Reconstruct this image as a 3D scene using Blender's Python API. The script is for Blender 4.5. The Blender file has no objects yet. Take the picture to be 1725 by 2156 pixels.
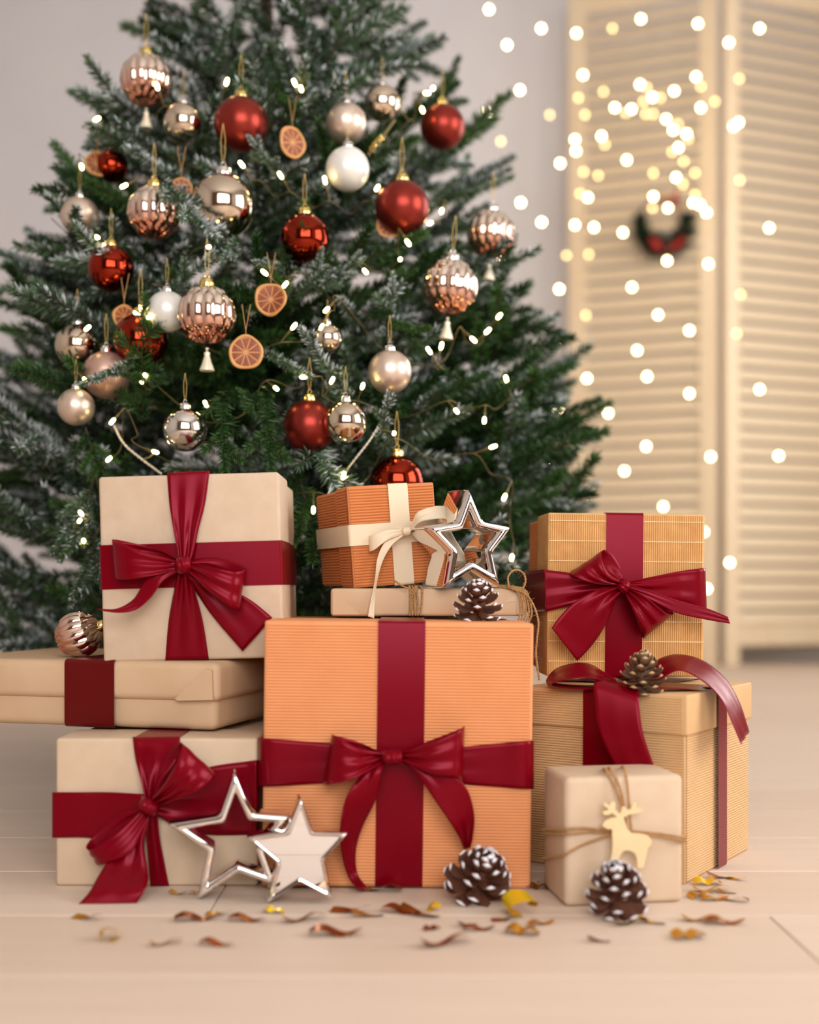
import bpy, bmesh, math, random
from mathutils import Vector, Matrix, Quaternion
random.seed(7)
sc = bpy.context.scene
COL = sc.collection
PI = math.pi
V = Vector

# ------------------------------------------------------------------ camera
F, CX, HZ, H = 2539.0, 862.5, 1232.0, 0.337      # focal length in pixels, centre column, horizon row, lens height
cam_d = bpy.data.cameras.new('camera')
cam = bpy.data.objects.new('camera', cam_d)
COL.objects.link(cam)
cam.location = (0, 0, H)
cam.rotation_euler = (PI / 2, 0, 0)
cam_d.sensor_fit = 'VERTICAL'
cam_d.sensor_height = 50.0 * 2156 / F
cam_d.sensor_width = 50.0 * 1725 / F
cam_d.lens = 50.0
cam_d.shift_y = (HZ - 1078.0) / 2156.0
cam_d.clip_start = 0.05
cam_d.dof.use_dof = True
cam_d.dof.focus_distance = 1.50
cam_d.dof.aperture_fstop = 2.25
sc.camera = cam

# ------------------------------------------------------------------ light and exposure
w = bpy.data.worlds.new('world')
sc.world = w
w.use_nodes = True
w.node_tree.nodes['Background'].inputs[0].default_value = (1.0, 0.95, 0.90, 1)
w.node_tree.nodes['Background'].inputs[1].default_value = 0.5


def area(name, loc, rot, sx, sy, power, col):
    d = bpy.data.lights.new(name, 'AREA')
    d.shape = 'RECTANGLE'
    d.size, d.size_y, d.energy, d.color = sx, sy, power, col
    o = bpy.data.objects.new(name, d)
    COL.objects.link(o)
    o.location, o.rotation_euler = loc, rot
    return o


area('window_daylight_front', (0.45, -1.93, 1.65), (PI / 2, 0, 0), 2.7, 2.0, 118, (1.0, 0.98, 0.97))
area('window_daylight_right', (2.53, 0.75, 1.45), (PI / 2, 0, PI / 2), 1.5, 1.7, 60, (1.0, 0.98, 0.97))
area('added_fill_back_right', (2.53, 3.55, 1.55), (PI / 2, 0, PI / 2), 1.7, 1.9, 48, (1.0, 0.98, 0.97))  # added fill to brighten back wall and screen, not a known window
sc.view_settings.view_transform = 'Standard'
sc.view_settings.look = 'None'
sc.view_settings.gamma = 1.0
sc.view_settings.use_curve_mapping = False
sc.view_settings.exposure = 0.06
try:
    sc.cycles.use_denoising = True
    sc.cycles.sample_clamp_indirect = 4.0
    sc.cycles.caustics_reflective = False
    sc.cycles.caustics_refractive = False
    sc.cycles.max_bounces = 8
except Exception:
    pass


# ------------------------------------------------------------------ helpers
def P(px, py, Y):
    """the point at distance Y from the lens plane that the photograph shows at a pixel"""
    return V(((px - CX) * Y / F, Y, H + (HZ - py) * Y / F))


def floorY(py):
    return F * H / (py - HZ)


def lin(r, g, b):
    f = lambda c: (c / 255 / 12.92) if c / 255 <= 0.04045 else ((c / 255 + 0.055) / 1.055) ** 2.4
    return (f(r), f(g), f(b), 1.0)


WORLD = {}


def wl(o):
    return WORLD[o.name] if o is not None else V((0, 0, 0))


def thing(name, label, cat, loc, group=None):
    o = bpy.data.objects.new(name, None)
    o.empty_display_size = 0.05
    COL.objects.link(o)
    o.location = loc
    o['label'] = label
    o['category'] = cat
    if group:
        o['group'] = group
    WORLD[o.name] = V(loc)
    return o


def tag(o, label, cat, group=None, kind=None):
    o['label'] = label
    o['category'] = cat
    if group:
        o['group'] = group
    if kind:
        o['kind'] = kind
    return o


def mesh(name, verts, faces, m, smooth=True, sharp=0.6):
    me = bpy.data.meshes.new(name)
    me.from_pydata([tuple(v) for v in verts], [], faces)
    me.update()
    for mm in (m if isinstance(m, (list, tuple)) else [m]):
        if mm:
            me.materials.append(mm)
    if smooth:
        me.polygons.foreach_set('use_smooth', [True] * len(me.polygons))
        try:
            me.set_sharp_from_angle(angle=sharp)
        except Exception:
            pass
    return me


def mk(name, verts, faces, m, parent=None, smooth=True, sharp=0.6):
    """one mesh object from world coordinates"""
    if parent is not None:
        o0 = wl(parent)
    else:
        xs = [v[0] for v in verts]; ys = [v[1] for v in verts]; zs = [v[2] for v in verts]
        o0 = V(((min(xs) + max(xs)) / 2, (min(ys) + max(ys)) / 2, min(zs)))
    me = mesh(name, [V(v) - o0 for v in verts], faces, m, smooth, sharp)
    o = bpy.data.objects.new(name, me)
    COL.objects.link(o)
    if parent is not None:
        o.parent = parent
    else:
        o.location = o0
    WORLD[o.name] = o0
    return o


def inst(name, me, parent, mat4):
    """an object that shares mesh data; mat4 is relative to the parent"""
    o = bpy.data.objects.new(name, me)
    COL.objects.link(o)
    if parent is not None:
        o.parent = parent
    o.matrix_local = mat4
    WORLD[o.name] = wl(parent) + mat4.translation
    return o


class MB:
    def __init__(s):
        s.v, s.f = [], []

    def add(s, vf):
        n = len(s.v)
        s.v += [V(x) for x in vf[0]]
        s.f += [tuple(i + n for i in f) for f in vf[1]]
        return s

    def build(s, name, m, parent=None, smooth=True, sharp=0.6):
        return mk(name, s.v, s.f, m, parent, smooth, sharp)


class Fr:
    """a local frame: x right, y away from the viewer, z up"""

    def __init__(s, O, yaw=0.0, roll=0.0, pitch=0.0):
        s.O = V(O)
        s.R = Matrix.Rotation(yaw, 3, 'Z') @ Matrix.Rotation(-roll, 3, 'Y') @ Matrix.Rotation(pitch, 3, 'X')

    def __call__(s, x, y, z):
        return s.O + s.R @ V((x, y, z))


def rbox(fr, x0, x1, y0, y1, z0, z1, bev=0.003, seg=3):
    bm = bmesh.new()
    bmesh.ops.create_cube(bm, size=1)
    for v in bm.verts:
        v.co = V(((x0 + x1) / 2 + v.co.x * (x1 - x0), (y0 + y1) / 2 + v.co.y * (y1 - y0), (z0 + z1) / 2 + v.co.z * (z1 - z0)))
    if bev > 0:
        bmesh.ops.bevel(bm, geom=bm.edges[:], offset=bev, segments=seg, profile=0.5, affect='EDGES')
    bm.verts.index_update()
    vs = [fr(*v.co) for v in bm.verts]
    fs = [tuple(v.index for v in f.verts) for f in bm.faces]
    bm.free()
    return vs, fs


ID = Fr((0, 0, 0))


def box(x0, x1, y0, y1, z0, z1, bev=0.0, seg=2):
    return rbox(ID, x0, x1, y0, y1, z0, z1, bev, seg)


def ridges(fr, face, u0, u1, v0, v1, lev, period, depth, direction, steps=6):
    """a panel of parallel paper ridges lying on one face of a box"""
    out = {'front': -1, 'left': -1, 'right': 1, 'top': 1}[face]
    if direction == 'h':
        a0, a1, b0, b1 = v0, v1, u0, u1
    else:
        a0, a1, b0, b1 = u0, u1, v0, v1
    n = max(2, int(round((a1 - a0) / period)))
    vs, fs = [], []
    for k in range(n * steps + 1):
        t = k / steps
        a = a0 + (a1 - a0) * k / (n * steps)
        off = lev + out * depth * abs(math.sin(PI * t))
        for b in (b0, b1):
            u, v = (b, a) if direction == 'h' else (a, b)
            if face == 'front':
                vs.append(fr(u, off, v))
            elif face in ('left', 'right'):
                vs.append(fr(off, u, v))
            else:
                vs.append(fr(u, v, off))
    for k in range(n * steps):
        fs.append((2 * k, 2 * k + 1, 2 * k + 3, 2 * k + 2))
    return vs, fs


def strap(fr, axis, c, wd, dims, t=0.0012, rad=0.004):
    """a flat ribbon band running once around a box"""
    x0, x1, y0, y1, z0, z1 = dims
    if axis == 'x':
        A0, A1, B0, B1 = y0, y1, z0, z1
    elif axis == 'z':
        A0, A1, B0, B1 = x0, x1, y0, y1
    else:
        A0, A1, B0, B1 = x0, x1, z0, z1
    A0 -= t; A1 += t; B0 -= t; B1 += t
    pts = []
    for (ca, cb, a0) in ((A1 - rad, B1 - rad, 0), (A0 + rad, B1 - rad, 90), (A0 + rad, B0 + rad, 180), (A1 - rad, B0 + rad, 270)):
        for k in range(5):
            an = math.radians(a0 + 22.5 * k)
            pts.append((ca + rad * math.cos(an), cb + rad * math.sin(an), ca, cb, rad))
    vs, fs = [], []
    n = len(pts)
    for (a, b, ca, cb, r_) in pts:
        for s in (-0.5, 0.5):
            if axis == 'x':
                vs.append(fr(c + s * wd, a, b))
            elif axis == 'z':
                vs.append(fr(a, b, c + s * wd))
            else:
                vs.append(fr(a, c + s * wd, b))
    for k in range(n):
        j = (k + 1) % n
        fs.append((2 * k, 2 * k + 1, 2 * j + 1, 2 * j))
    return vs, fs


def catmull(pts, n):
    out = []
    m = len(pts)
    for i in range(m - 1):
        p0 = pts[i - 1] if i > 0 else pts[0] * 2 - pts[1]
        p1, p2 = pts[i], pts[i + 1]
        p3 = pts[i + 2] if i + 2 < m else pts[-1] * 2 - pts[-2]
        for k in range(n):
            t = k / n
            out.append(0.5 * ((2 * p1) + (p2 - p0) * t + (2 * p0 - 5 * p1 + 4 * p2 - p3) * t * t + (3 * p1 - p0 - 3 * p2 + p3) * t ** 3))
    out.append(pts[-1].copy())
    return out


def tube(pts, r, n=6, cap=True):
    pts = [V(p) for p in pts]
    rs = r if isinstance(r, (list, tuple)) else [r] * len(pts)
    vs, fs = [], []
    up = None
    for i, p in enumerate(pts):
        t = (pts[min(i + 1, len(pts) - 1)] - pts[max(i - 1, 0)])
        t = t.normalized() if t.length > 1e-9 else V((0, 0, 1))
        if up is None:
            up = t.orthogonal().normalized()
        up = (up - t * up.dot(t))
        up = up.normalized() if up.length > 1e-6 else t.orthogonal().normalized()
        sd = t.cross(up)
        for k in range(n):
            a = 2 * PI * k / n
            vs.append(p + (up * math.cos(a) + sd * math.sin(a)) * rs[i])
    for i in range(len(pts) - 1):
        for k in range(n):
            k2 = (k + 1) % n
            fs.append((i * n + k, i * n + k2, (i + 1) * n + k2, (i + 1) * n + k))
    if cap:
        fs.append(tuple(range(n - 1, -1, -1)))
        b = (len(pts) - 1) * n
        fs.append(tuple(range(b, b + n)))
    return vs, fs


def lathe(prof, n=20, M=None):
    """prof: (radius, z) pairs; M maps to world"""
    M = M or Matrix.Identity(4)
    vs, fs = [], []
    for (r, z) in prof:
        for k in range(n):
            a = 2 * PI * k / n
            vs.append(M @ V((r * math.cos(a), r * math.sin(a), z)))
    for i in range(len(prof) - 1):
        for k in range(n):
            k2 = (k + 1) % n
            fs.append((i * n + k, i * n + k2, (i + 1) * n + k2, (i + 1) * n + k))
    fs.append(tuple(range(n - 1, -1, -1)))
    b = (len(prof) - 1) * n
    fs.append(tuple(range(b, b + n)))
    return vs, fs


def prism(outline, dvec):
    """a closed outline of world points pushed along dvec"""
    n = len(outline)
    vs = [V(p) for p in outline] + [V(p) + dvec for p in outline]
    fs = [tuple(range(n)), tuple(range(2 * n - 1, n - 1, -1))]
    for k in range(n):
        k2 = (k + 1) % n
        fs.append((k, k + n, k2 + n, k2))
    return vs, fs


def ribbon(name, st, Y0, m, parent, n=8, wd=12, pleat=0.16, arch=0.0, seed=0, absolute=False):
    """a satin strip between two traced edges; stations are (x1,y1,d1, x2,y2,d2), d towards the viewer"""
    A, B = [], []
    for s in st:
        if absolute:
            A.append(P(s[0], s[1], s[2])); B.append(P(s[3], s[4], s[5]))
        else:
            A.append(P(s[0], s[1], Y0 - s[2])); B.append(P(s[3], s[4], Y0 - s[5]))
    A, B = catmull(A, n), catmull(B, n)
    mx = max((b - a).length for a, b in zip(A, B))
    ph = random.Random(seed).uniform(0, 6)
    vs, fs = [], []
    N = len(A)
    for i in range(N):
        ac, bc = (A[i] + B[i]) / 2, B[i] - A[i]
        i0, i1 = max(0, i - 1), min(N - 1, i + 1)
        tg = (A[i1] + B[i1]) / 2 - (A[i0] + B[i0]) / 2
        nr = tg.cross(bc)
        nr = nr.normalized() if nr.length > 1e-9 else V((0, -1, 0))
        wdt = bc.length
        comp = max(0.0, 1 - wdt / mx)
        for k in range(wd + 1):
            v = k / wd
            h = mx * pleat * comp * 0.35 * math.sin(2 * PI * 2.2 * v + ph + i * 0.04) + arch * wdt * math.sin(PI * v)
            vs.append(A[i] + bc * v + nr * h)
    for i in range(N - 1):
        for k in range(wd):
            a = i * (wd + 1) + k
            fs.append((a, a + 1, a + wd + 2, a + wd + 1))
    o = mk(name, vs, fs, m, parent, True, 2.5)
    md = o.modifiers.new('thickness', 'SOLIDIFY')
    md.thickness, md.offset = 0.0005, 0
    return o


def knot(name, cx, cy, hw, hh, Y, m, parent, depth=0.012, tilt=0.0):
    """the gathered wrap in the middle of a bow"""
    s = Y / F
    vs, fs = [], []
    nu, nv = 28, 14
    c = P(cx, cy, Y)
    for i in range(nv + 1):
        v = -1 + 2 * i / nv
        for k in range(nu):
            a = 2 * PI * k / nu
            q = (1 - abs(v) ** 3 * 0.35)
            rr = q * (1 + 0.05 * math.sin(v * 9 + math.sin(a) * 1.5))
            x = v * hw * s
            z = math.sin(a) * hh * s * rr
            y = -math.cos(a) * depth * rr
            x, z = x * math.cos(tilt) - z * math.sin(tilt), x * math.sin(tilt) + z * math.cos(tilt)
            vs.append(c + V((x, y, z)))
    for i in range(nv):
        for k in range(nu):
            k2 = (k + 1) % nu
            fs.append((i * nu + k, i * nu + k2, (i + 1) * nu + k2, (i + 1) * nu + k))
    fs.append(tuple(range(nu - 1, -1, -1)))
    fs.append(tuple(range(nv * nu, nv * nu + nu)))
    return mk(name, vs, fs, m, parent, True, 2.0)


# ------------------------------------------------------------------ materials
def mat(name, col, rough=0.5, metal=0.0, spec=0.5, tint=None, var=None, bump=None, sheen=0.0, coat=0.0, emit=None, stretch=None, wave=None, trans=0.0):
    """var = (scale, second colour, contrast); bump = (scale, strength, distance)"""
    m = bpy.data.materials.new(name)
    m.use_nodes = True
    nt = m.node_tree
    b = nt.nodes['Principled BSDF']
    b.inputs['Base Color'].default_value = col
    b.inputs['Roughness'].default_value = rough
    b.inputs['Metallic'].default_value = metal
    b.inputs['Specular IOR Level'].default_value = spec
    b.inputs['Sheen Weight'].default_value = sheen
    if tint:
        b.inputs['Specular Tint'].default_value = tint
    b.inputs['Coat Weight'].default_value = coat
    if trans:
        b.inputs['Transmission Weight'].default_value = trans
    if emit:
        b.inputs['Emission Color'].default_value = emit[0]
        b.inputs['Emission Strength'].default_value = emit[1]
    tc = nt.nodes.new('ShaderNodeTexCoord')
    src = tc.outputs['Object']
    if stretch:
        mp = nt.nodes.new('ShaderNodeMapping')
        mp.inputs['Scale'].default_value = stretch
        nt.links.new(src, mp.inputs[0])
        src = mp.outputs[0]
    if var:
        nz = nt.nodes.new('ShaderNodeTexNoise')
        nz.inputs['Scale'].default_value = var[0]
        nz.inputs['Detail'].default_value = 6
        nt.links.new(src, nz.inputs['Vector'])
        rp = nt.nodes.new('ShaderNodeValToRGB')
        c = var[2]
        rp.color_ramp.elements[0].position = 0.5 - c
        rp.color_ramp.elements[1].position = 0.5 + c
        rp.color_ramp.elements[0].color = col
        rp.color_ramp.elements[1].color = var[1]
        nt.links.new(nz.outputs[0], rp.inputs[0])
        nt.links.new(rp.outputs[0], b.inputs['Base Color'])
    if bump:
        nb = nt.nodes.new('ShaderNodeTexNoise')
        nb.inputs['Scale'].default_value = bump[0]
        nb.inputs['Detail'].default_value = 5
        nt.links.new(src, nb.inputs['Vector'])
        bp = nt.nodes.new('ShaderNodeBump')
        bp.inputs['Strength'].default_value = bump[1]
        bp.inputs['Distance'].default_value = bump[2]
        nt.links.new(nb.outputs[0], bp.inputs['Height'])
        nt.links.new(bp.outputs[0], b.inputs['Normal'])
    return m


M = {}
M['wall'] = mat('plaster_grey', lin(222, 218, 222), 0.75, var=(2.2, lin(230, 226, 227), 0.25), bump=(9, 0.25, 0.004))
M['room'] = mat('plaster_cream', lin(186, 178, 172), 0.8)
M['dark_wall'] = mat('taupe_wall_toned_dark', lin(118, 98, 84), 0.85)  # unseen front wall, toned dark to cut fill and deepen chrome reflections
M['ceil'] = mat('ceiling_white', lin(206, 203, 200), 0.8)
M['wood_pale'] = mat('pale_pine', lin(238, 217, 186), 0.55, var=(3.5, lin(230, 205, 170), 0.22), stretch=(6, 6, 0.7))
M['wood_slat'] = mat('pale_pine_slat', lin(244, 226, 196), 0.55, var=(3.5, lin(236, 212, 176), 0.22), stretch=(0.7, 6, 6))
M['frame'] = mat('window_frame_white', lin(235, 233, 228), 0.5)
M['plank'] = [mat('oak_laminate_%d' % i, lin(*c), 0.52, spec=0.3, var=(5, lin(*d), 0.3), stretch=(0.5, 7, 1), bump=(30, 0.05, 0.001))
              for i, (c, d) in enumerate([((220, 200, 182), (212, 190, 170)), ((217, 196, 178), (209, 187, 166)), ((222, 203, 186), (214, 193, 174))])]
M['satin'] = mat('burgundy_satin', lin(110, 0, 15), 0.28, spec=0.42, tint=(1.0, 0.22, 0.32, 1), bump=(900, 0.04, 0.0004))
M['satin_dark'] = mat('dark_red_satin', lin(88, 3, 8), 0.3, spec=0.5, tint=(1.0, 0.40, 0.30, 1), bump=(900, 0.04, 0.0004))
M['cream_satin'] = mat('cream_satin', lin(226, 206, 176), 0.42, spec=0.4, bump=(900, 0.06, 0.0004))
M['kraft'] = mat('kraft_paper', lin(203, 180, 156), 0.7, spec=0.3, var=(55, lin(196, 171, 146), 0.2), bump=(260, 0.12, 0.0006))
M['kraft_wrap'] = mat('kraft_wrapping_paper', lin(196, 164, 130), 0.6, spec=0.35, var=(18, lin(205, 175, 142), 0.25), bump=(22, 0.25, 0.003))
M['kraft_pale'] = mat('kraft_paper_pale', lin(208, 184, 158), 0.6, spec=0.35, var=(40, lin(202, 176, 148), 0.2), bump=(28, 0.2, 0.002))
M['orange'] = mat('orange_corrugated_card', lin(222, 152, 102), 0.65, spec=0.3, var=(30, lin(217, 144, 94), 0.25), bump=(400, 0.08, 0.0004))
M['copper'] = mat('copper_corrugated_card', lin(204, 128, 76), 0.6, spec=0.3, var=(30, lin(196, 120, 68), 0.25), bump=(400, 0.08, 0.0004))
M['bamboo'] = mat('tan_bamboo_card', lin(200, 150, 92), 0.55, spec=0.35, var=(60, lin(214, 166, 106), 0.2), bump=(300, 0.08, 0.0004))
M['tan'] = mat('tan_corrugated_card', lin(208, 170, 124), 0.62, spec=0.3, var=(30, lin(202, 162, 114), 0.25), bump=(400, 0.08, 0.0004))
M['chrome'] = mat('chrome', (0.83, 0.79, 0.77, 1), 0.05, 1.0)
M['twine'] = mat('jute_twine', lin(190, 148, 100), 0.85, spec=0.1, var=(300, lin(164, 122, 78), 0.2), bump=(700, 0.6, 0.001))
M['deer'] = mat('pale_plywood', lin(240, 214, 168), 0.6, var=(40, lin(232, 202, 152), 0.25))
M['cone'] = mat('pine_cone_brown', lin(78, 42, 30), 0.6, var=(120, lin(104, 62, 42), 0.2))
M['cone_tan'] = mat('pine_cone_tan_brown', lin(84, 58, 38), 0.6, var=(120, lin(112, 80, 54), 0.2))
M['tip_white'] = mat('white_paint_tip', lin(232, 230, 236), 0.6)
M['tip_tan'] = mat('tan_scale_tip', lin(196, 164, 122), 0.6, var=(80, lin(170, 134, 92), 0.2))
M['gold_foil'] = mat('gold_foil', lin(214, 160, 50), 0.25, 0.75)
M['copper_foil'] = mat('copper_foil', lin(172, 104, 48), 0.25, 0.8)
M['yellow_foil'] = mat('bright_gold_foil', lin(246, 206, 30), 0.3, 0.5)
M['bark'] = mat('tree_wire_brown', lin(84, 62, 44), 0.8, var=(40, lin(60, 46, 34), 0.2))
M['b_red_matte'] = mat('matte_red_bauble', lin(138, 46, 36), 0.34, 0.85, spec=0.6)
M['b_red_gloss'] = mat('glossy_copper_red_bauble', lin(142, 44, 26), 0.06, 1.0)
M['b_champ_matte'] = mat('matte_champagne_bauble', lin(222, 202, 186), 0.36, 0.85)
M['b_champ_gloss'] = mat('glossy_champagne_bauble', lin(214, 198, 178), 0.06, 1.0)
M['b_white'] = mat('pearl_white_bauble', lin(232, 230, 224), 0.33, 0.25)
M['b_silver'] = mat('glossy_silver_bauble', lin(226, 222, 216), 0.05, 1.0)
M['b_pink'] = mat('matte_dusky_pink_bauble', lin(196, 160, 146), 0.4, 0.7)
M['cap_gold'] = mat('gold_cap', lin(232, 206, 130), 0.2, 1.0)
M['cap_silver'] = mat('silver_cap', lin(226, 224, 220), 0.15, 1.0)
M['thread'] = mat('gold_thread', lin(206, 172, 98), 0.5, 0.4)
M['cream_drop'] = mat('cream_tassel', lin(240, 228, 204), 0.4, 0.3)
M['rind'] = mat('dried_orange_rind', lin(214, 162, 100), 0.6, var=(60, lin(200, 136, 76), 0.2), bump=(150, 0.4, 0.001))
M['flesh'] = mat('dried_orange_flesh', lin(112, 46, 18), 0.5, var=(90, lin(150, 74, 32), 0.25), bump=(160, 0.6, 0.001))
M['pith'] = mat('dried_orange_pith', lin(206, 150, 96), 0.7)
M['wire'] = mat('fairy_light_wire', lin(112, 98, 58), 0.4, spec=0.5)
M['wire_clear'] = mat('clear_thin_wire', lin(216, 204, 184), 0.3)
M['bulb_tree'] = mat('tree_bulb_glow', (1, 0.86, 0.5, 1), 0.4, emit=((1.0, 0.76, 0.30, 1), 20))
M['bulb_bright'] = mat('curtain_bulb_glow', (1, 0.9, 0.6, 1), 0.4, emit=((1.0, 0.80, 0.42, 1), 30))
M['bulb_dim'] = mat('curtain_bulb_soft_glow', (1, 0.85, 0.5, 1), 0.4, emit=((1.0, 0.70, 0.26, 1), 7))
M['berry'] = mat('red_berry', lin(170, 24, 20), 0.35)
M['red_bow'] = mat('red_felt', lin(166, 40, 32), 0.8)
M['leaf'] = mat('wreath_green', lin(26, 44, 22), 0.6)
# rose-gold glass: champagne at the top, rosier paint towards the foot of the bauble
mf = mat('rose_gold_glass', lin(226, 188, 168), 0.07, 1.0)
nt = mf.node_tree
tc = nt.nodes.new('ShaderNodeTexCoord'); sp = nt.nodes.new('ShaderNodeSeparateXYZ'); rp = nt.nodes.new('ShaderNodeValToRGB')
mr = nt.nodes.new('ShaderNodeMapRange'); mr.inputs['From Min'].default_value = -1; mr.inputs['From Max'].default_value = 1
nt.links.new(tc.outputs['Object'], sp.inputs[0]); nt.links.new(sp.outputs['Z'], mr.inputs[0]); nt.links.new(mr.outputs[0], rp.inputs[0])
rp.color_ramp.elements[0].color = lin(214, 150, 130); rp.color_ramp.elements[0].position = 0.12
rp.color_ramp.elements[1].color = lin(240, 226, 212); rp.color_ramp.elements[1].position = 0.75
nt.links.new(rp.outputs[0], nt.nodes['Principled BSDF'].inputs['Base Color'])
M['facet'] = mf
# needles: green with sprayed-on white frost, the amount stored per needle
mn = mat('fir_needles', lin(36, 74, 34), 0.45, spec=0.35)
nt = mn.node_tree
at = nt.nodes.new('ShaderNodeAttribute'); at.attribute_name = 'frost'
at2 = nt.nodes.new('ShaderNodeAttribute'); at2.attribute_name = 'tone'
r2 = nt.nodes.new('ShaderNodeValToRGB')
r2.color_ramp.elements[0].color = lin(12, 42, 20); r2.color_ramp.elements[1].color = lin(70, 106, 48)
mx = nt.nodes.new('ShaderNodeMix'); mx.data_type = 'RGBA'
nt.links.new(at2.outputs['Fac'], r2.inputs[0])
nt.links.new(at.outputs['Fac'], mx.inputs['Factor']); nt.links.new(r2.outputs[0], mx.inputs['A'])
mx.inputs['B'].default_value = lin(228, 234, 238)
nt.links.new(mx.outputs['Result'], nt.nodes['Principled BSDF'].inputs['Base Color'])
M['needle'] = mn

# ------------------------------------------------------------------ the room
YB = 5.5        # back wall


def struct(o):
    o['kind'] = 'structure'
    return o


fl = struct(mk('floor', *box(-2.5, 2.6, -2.0, YB, -0.06, -0.012), M['plank'][1]))
pl_mesh = []
PW, PL = 0.19, 1.72
for m in M['plank']:
    v, f = box(-PL / 2 + 0.0007, PL / 2 - 0.0007, -PW / 2 + 0.0006, PW / 2 - 0.0006, -0.012, 0.0, 0.0008, 1)
    pl_mesh.append(mesh('plank', v, f, m))
row = 0
y = -2.0 + PW / 2
rnd = random.Random(3)
while y < YB:
    x = -2.5 + PL / 2 - (row % 3) * PL / 3
    while x - PL / 2 < 2.55:
        if x + PL / 2 > -2.5:
            inst('plank', rnd.choice(pl_mesh), fl, Matrix.Translation(V((x, y, 0)) - wl(fl)))
        x += PL
    y += PW
    row += 1
wall_b = struct(mk('wall_back', *box(-2.6, 2.7, YB, YB + 0.1, -0.06, 3.25), M['wall']))
struct(mk('wall_left', *box(-2.6, -2.5, -2.1, YB, -0.06, 3.25), M['room']))
struct(mk('wall_right', *box(2.6, 2.7, -2.1, YB, -0.06, 3.25), M['room']))
struct(mk('wall_front', *box(-2.6, 2.7, -2.1, -2.0, -0.06, 3.25), M['dark_wall']))
struct(mk('ceiling', *box(-2.6, 2.7, -2.1, YB + 0.1, 3.25, 3.35), M['ceil']))
struct(mk('baseboard_back', *box(-2.5, 2.6, YB - 0.018, YB, 0, 0.09, 0.003), M['frame']))


def window(name, fr, W=0.78, Hh=0.88):
    b = MB()
    t = 0.05
    for x in (-W, W):
        b.add(rbox(fr, x - t / 2, x + t / 2, -0.03, 0.05, -Hh - t / 2, Hh + t / 2, 0.004, 1))
    for z in (-Hh, Hh):
        b.add(rbox(fr, -W, W, -0.03, 0.05, z - t / 2, z + t / 2, 0.004, 1))
    for x in ((0,) if W < 1 else (-W / 3, W / 3)):
        b.add(rbox(fr, x - 0.025, x + 0.025, -0.03, 0.03, -Hh, Hh, 0.004, 1))
    b.add(rbox(fr, -W, W, -0.03, 0.03, 0.25, 0.29, 0.004, 1))
    b.add(rbox(fr, -W - 0.06, W + 0.06, -0.10, 0.03, -Hh - 0.06, -Hh - 0.02, 0.004, 1))
    struct(b.build(name, M['frame']))


window('window_1', Fr((0.45, -1.90, 1.65), PI), 1.38, 1.03)
window('window_2', Fr((2.50, 0.75, 1.45), -PI / 2))
window('added_window_back_right', Fr((2.50, 3.55, 1.55), -PI / 2))  # unseen frame added around the back-right fill light

# ------------------------------------------------------------------ folding louvred screen by the back wall
xa, ya = P(1197, 1232, 5.24).x, 5.24
xb, yb = P(1510, 1232, 5.02).x, 5.02
xc, yc = P(1528, 1232, 5.04).x, 5.04
xd, yd = P(1860, 1232, 5.32).x, 5.32
scr = thing('folding_screen', 'pale pine folding screen with louvre slats standing before the grey wall', 'folding screen', ((xa + xd) / 2, 5.15, 0))
slat_cache = {}
for (x0, y0, x1, y1) in ((xa, ya, xb, yb), (xc, yc, xd, yd)):
    Lp = math.hypot(x1 - x0, y1 - y0)
    fr = Fr((x0, y0, 0), math.atan2(y1 - y0, x1 - x0))
    SW, SH = 0.072, 2.9
    b = MB()
    b.add(rbox(fr, 0, SW, 0, 0.026, 0.0, SH, 0.003, 1))
    b.add(rbox(fr, Lp - SW, Lp, 0, 0.026, 0.0, SH, 0.003, 1))
    for z in (0.08, SH - 0.09):
        b.add(rbox(fr, SW - 0.005, Lp - SW + 0.005, 0.001, 0.025, z, z + 0.09, 0.003, 1))
    pf = b.build('panel_frame', M['wood_pale'], scr)
    v, f = rbox(Fr((0, 0, 0), 0, 0, math.radians(-34)), -(Lp / 2 - SW), Lp / 2 - SW, -0.003, 0.003, -0.031, 0.031, 0.0015, 1)
    sm = mesh('slat', v, f, M['wood_slat'])
    z = 0.20
    while z < SH - 0.11:
        q = fr(Lp / 2, 0.012, z)
        inst('slat', sm, pf, Matrix.Translation(q - wl(scr)) @ fr.R.to_4x4())
        z += 0.064

# ------------------------------------------------------------------ wreath hung on the screen
YW = 5.085
wc = P(1396, 470, YW)
wr = thing('wreath', 'small green wreath with red berries hanging on the wooden screen', 'wreath', wc - V((0, 0, 0.1)))
s = YW / F
ring = [wc + V((math.cos(a) * 50 * s, -0.01, math.sin(a) * 52 * s)) for a in [2 * PI * k / 40 for k in range(41)]]
mk('twig_ring', *tube(ring, 0.0035, 6), M['bark'], wr)
b = MB()
rn = random.Random(5)
for k in range(6000):
    a = rn.uniform(-PI * 1.04, PI * 0.06)
    ww = max(0.12, math.sin(min(PI, max(0, (a + PI * 1.1) / (PI * 1.24) * PI))))
    p = wc + V((math.cos(a) * 50 * s, -0.012, math.sin(a) * 52 * s)) + V((rn.gauss(0, 1), rn.gauss(-.3, .7), rn.gauss(0, 1))) * 0.020 * ww
    d = V((-math.sin(a), 0, math.cos(a))) * (1 if math.cos(a) > 0 else -1) + V((rn.uniform(-1, 1), rn.uniform(-1, .3), rn.uniform(-.8, .8)))
    d = d.normalized() * rn.uniform(0.025, 0.055)
    sd = d.orthogonal().normalized() * 0.0022
    b.add(([p - sd, p + sd, p + d], [(0, 1, 2)]))
b.build('greenery', M['leaf'], wr, smooth=False)
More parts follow.
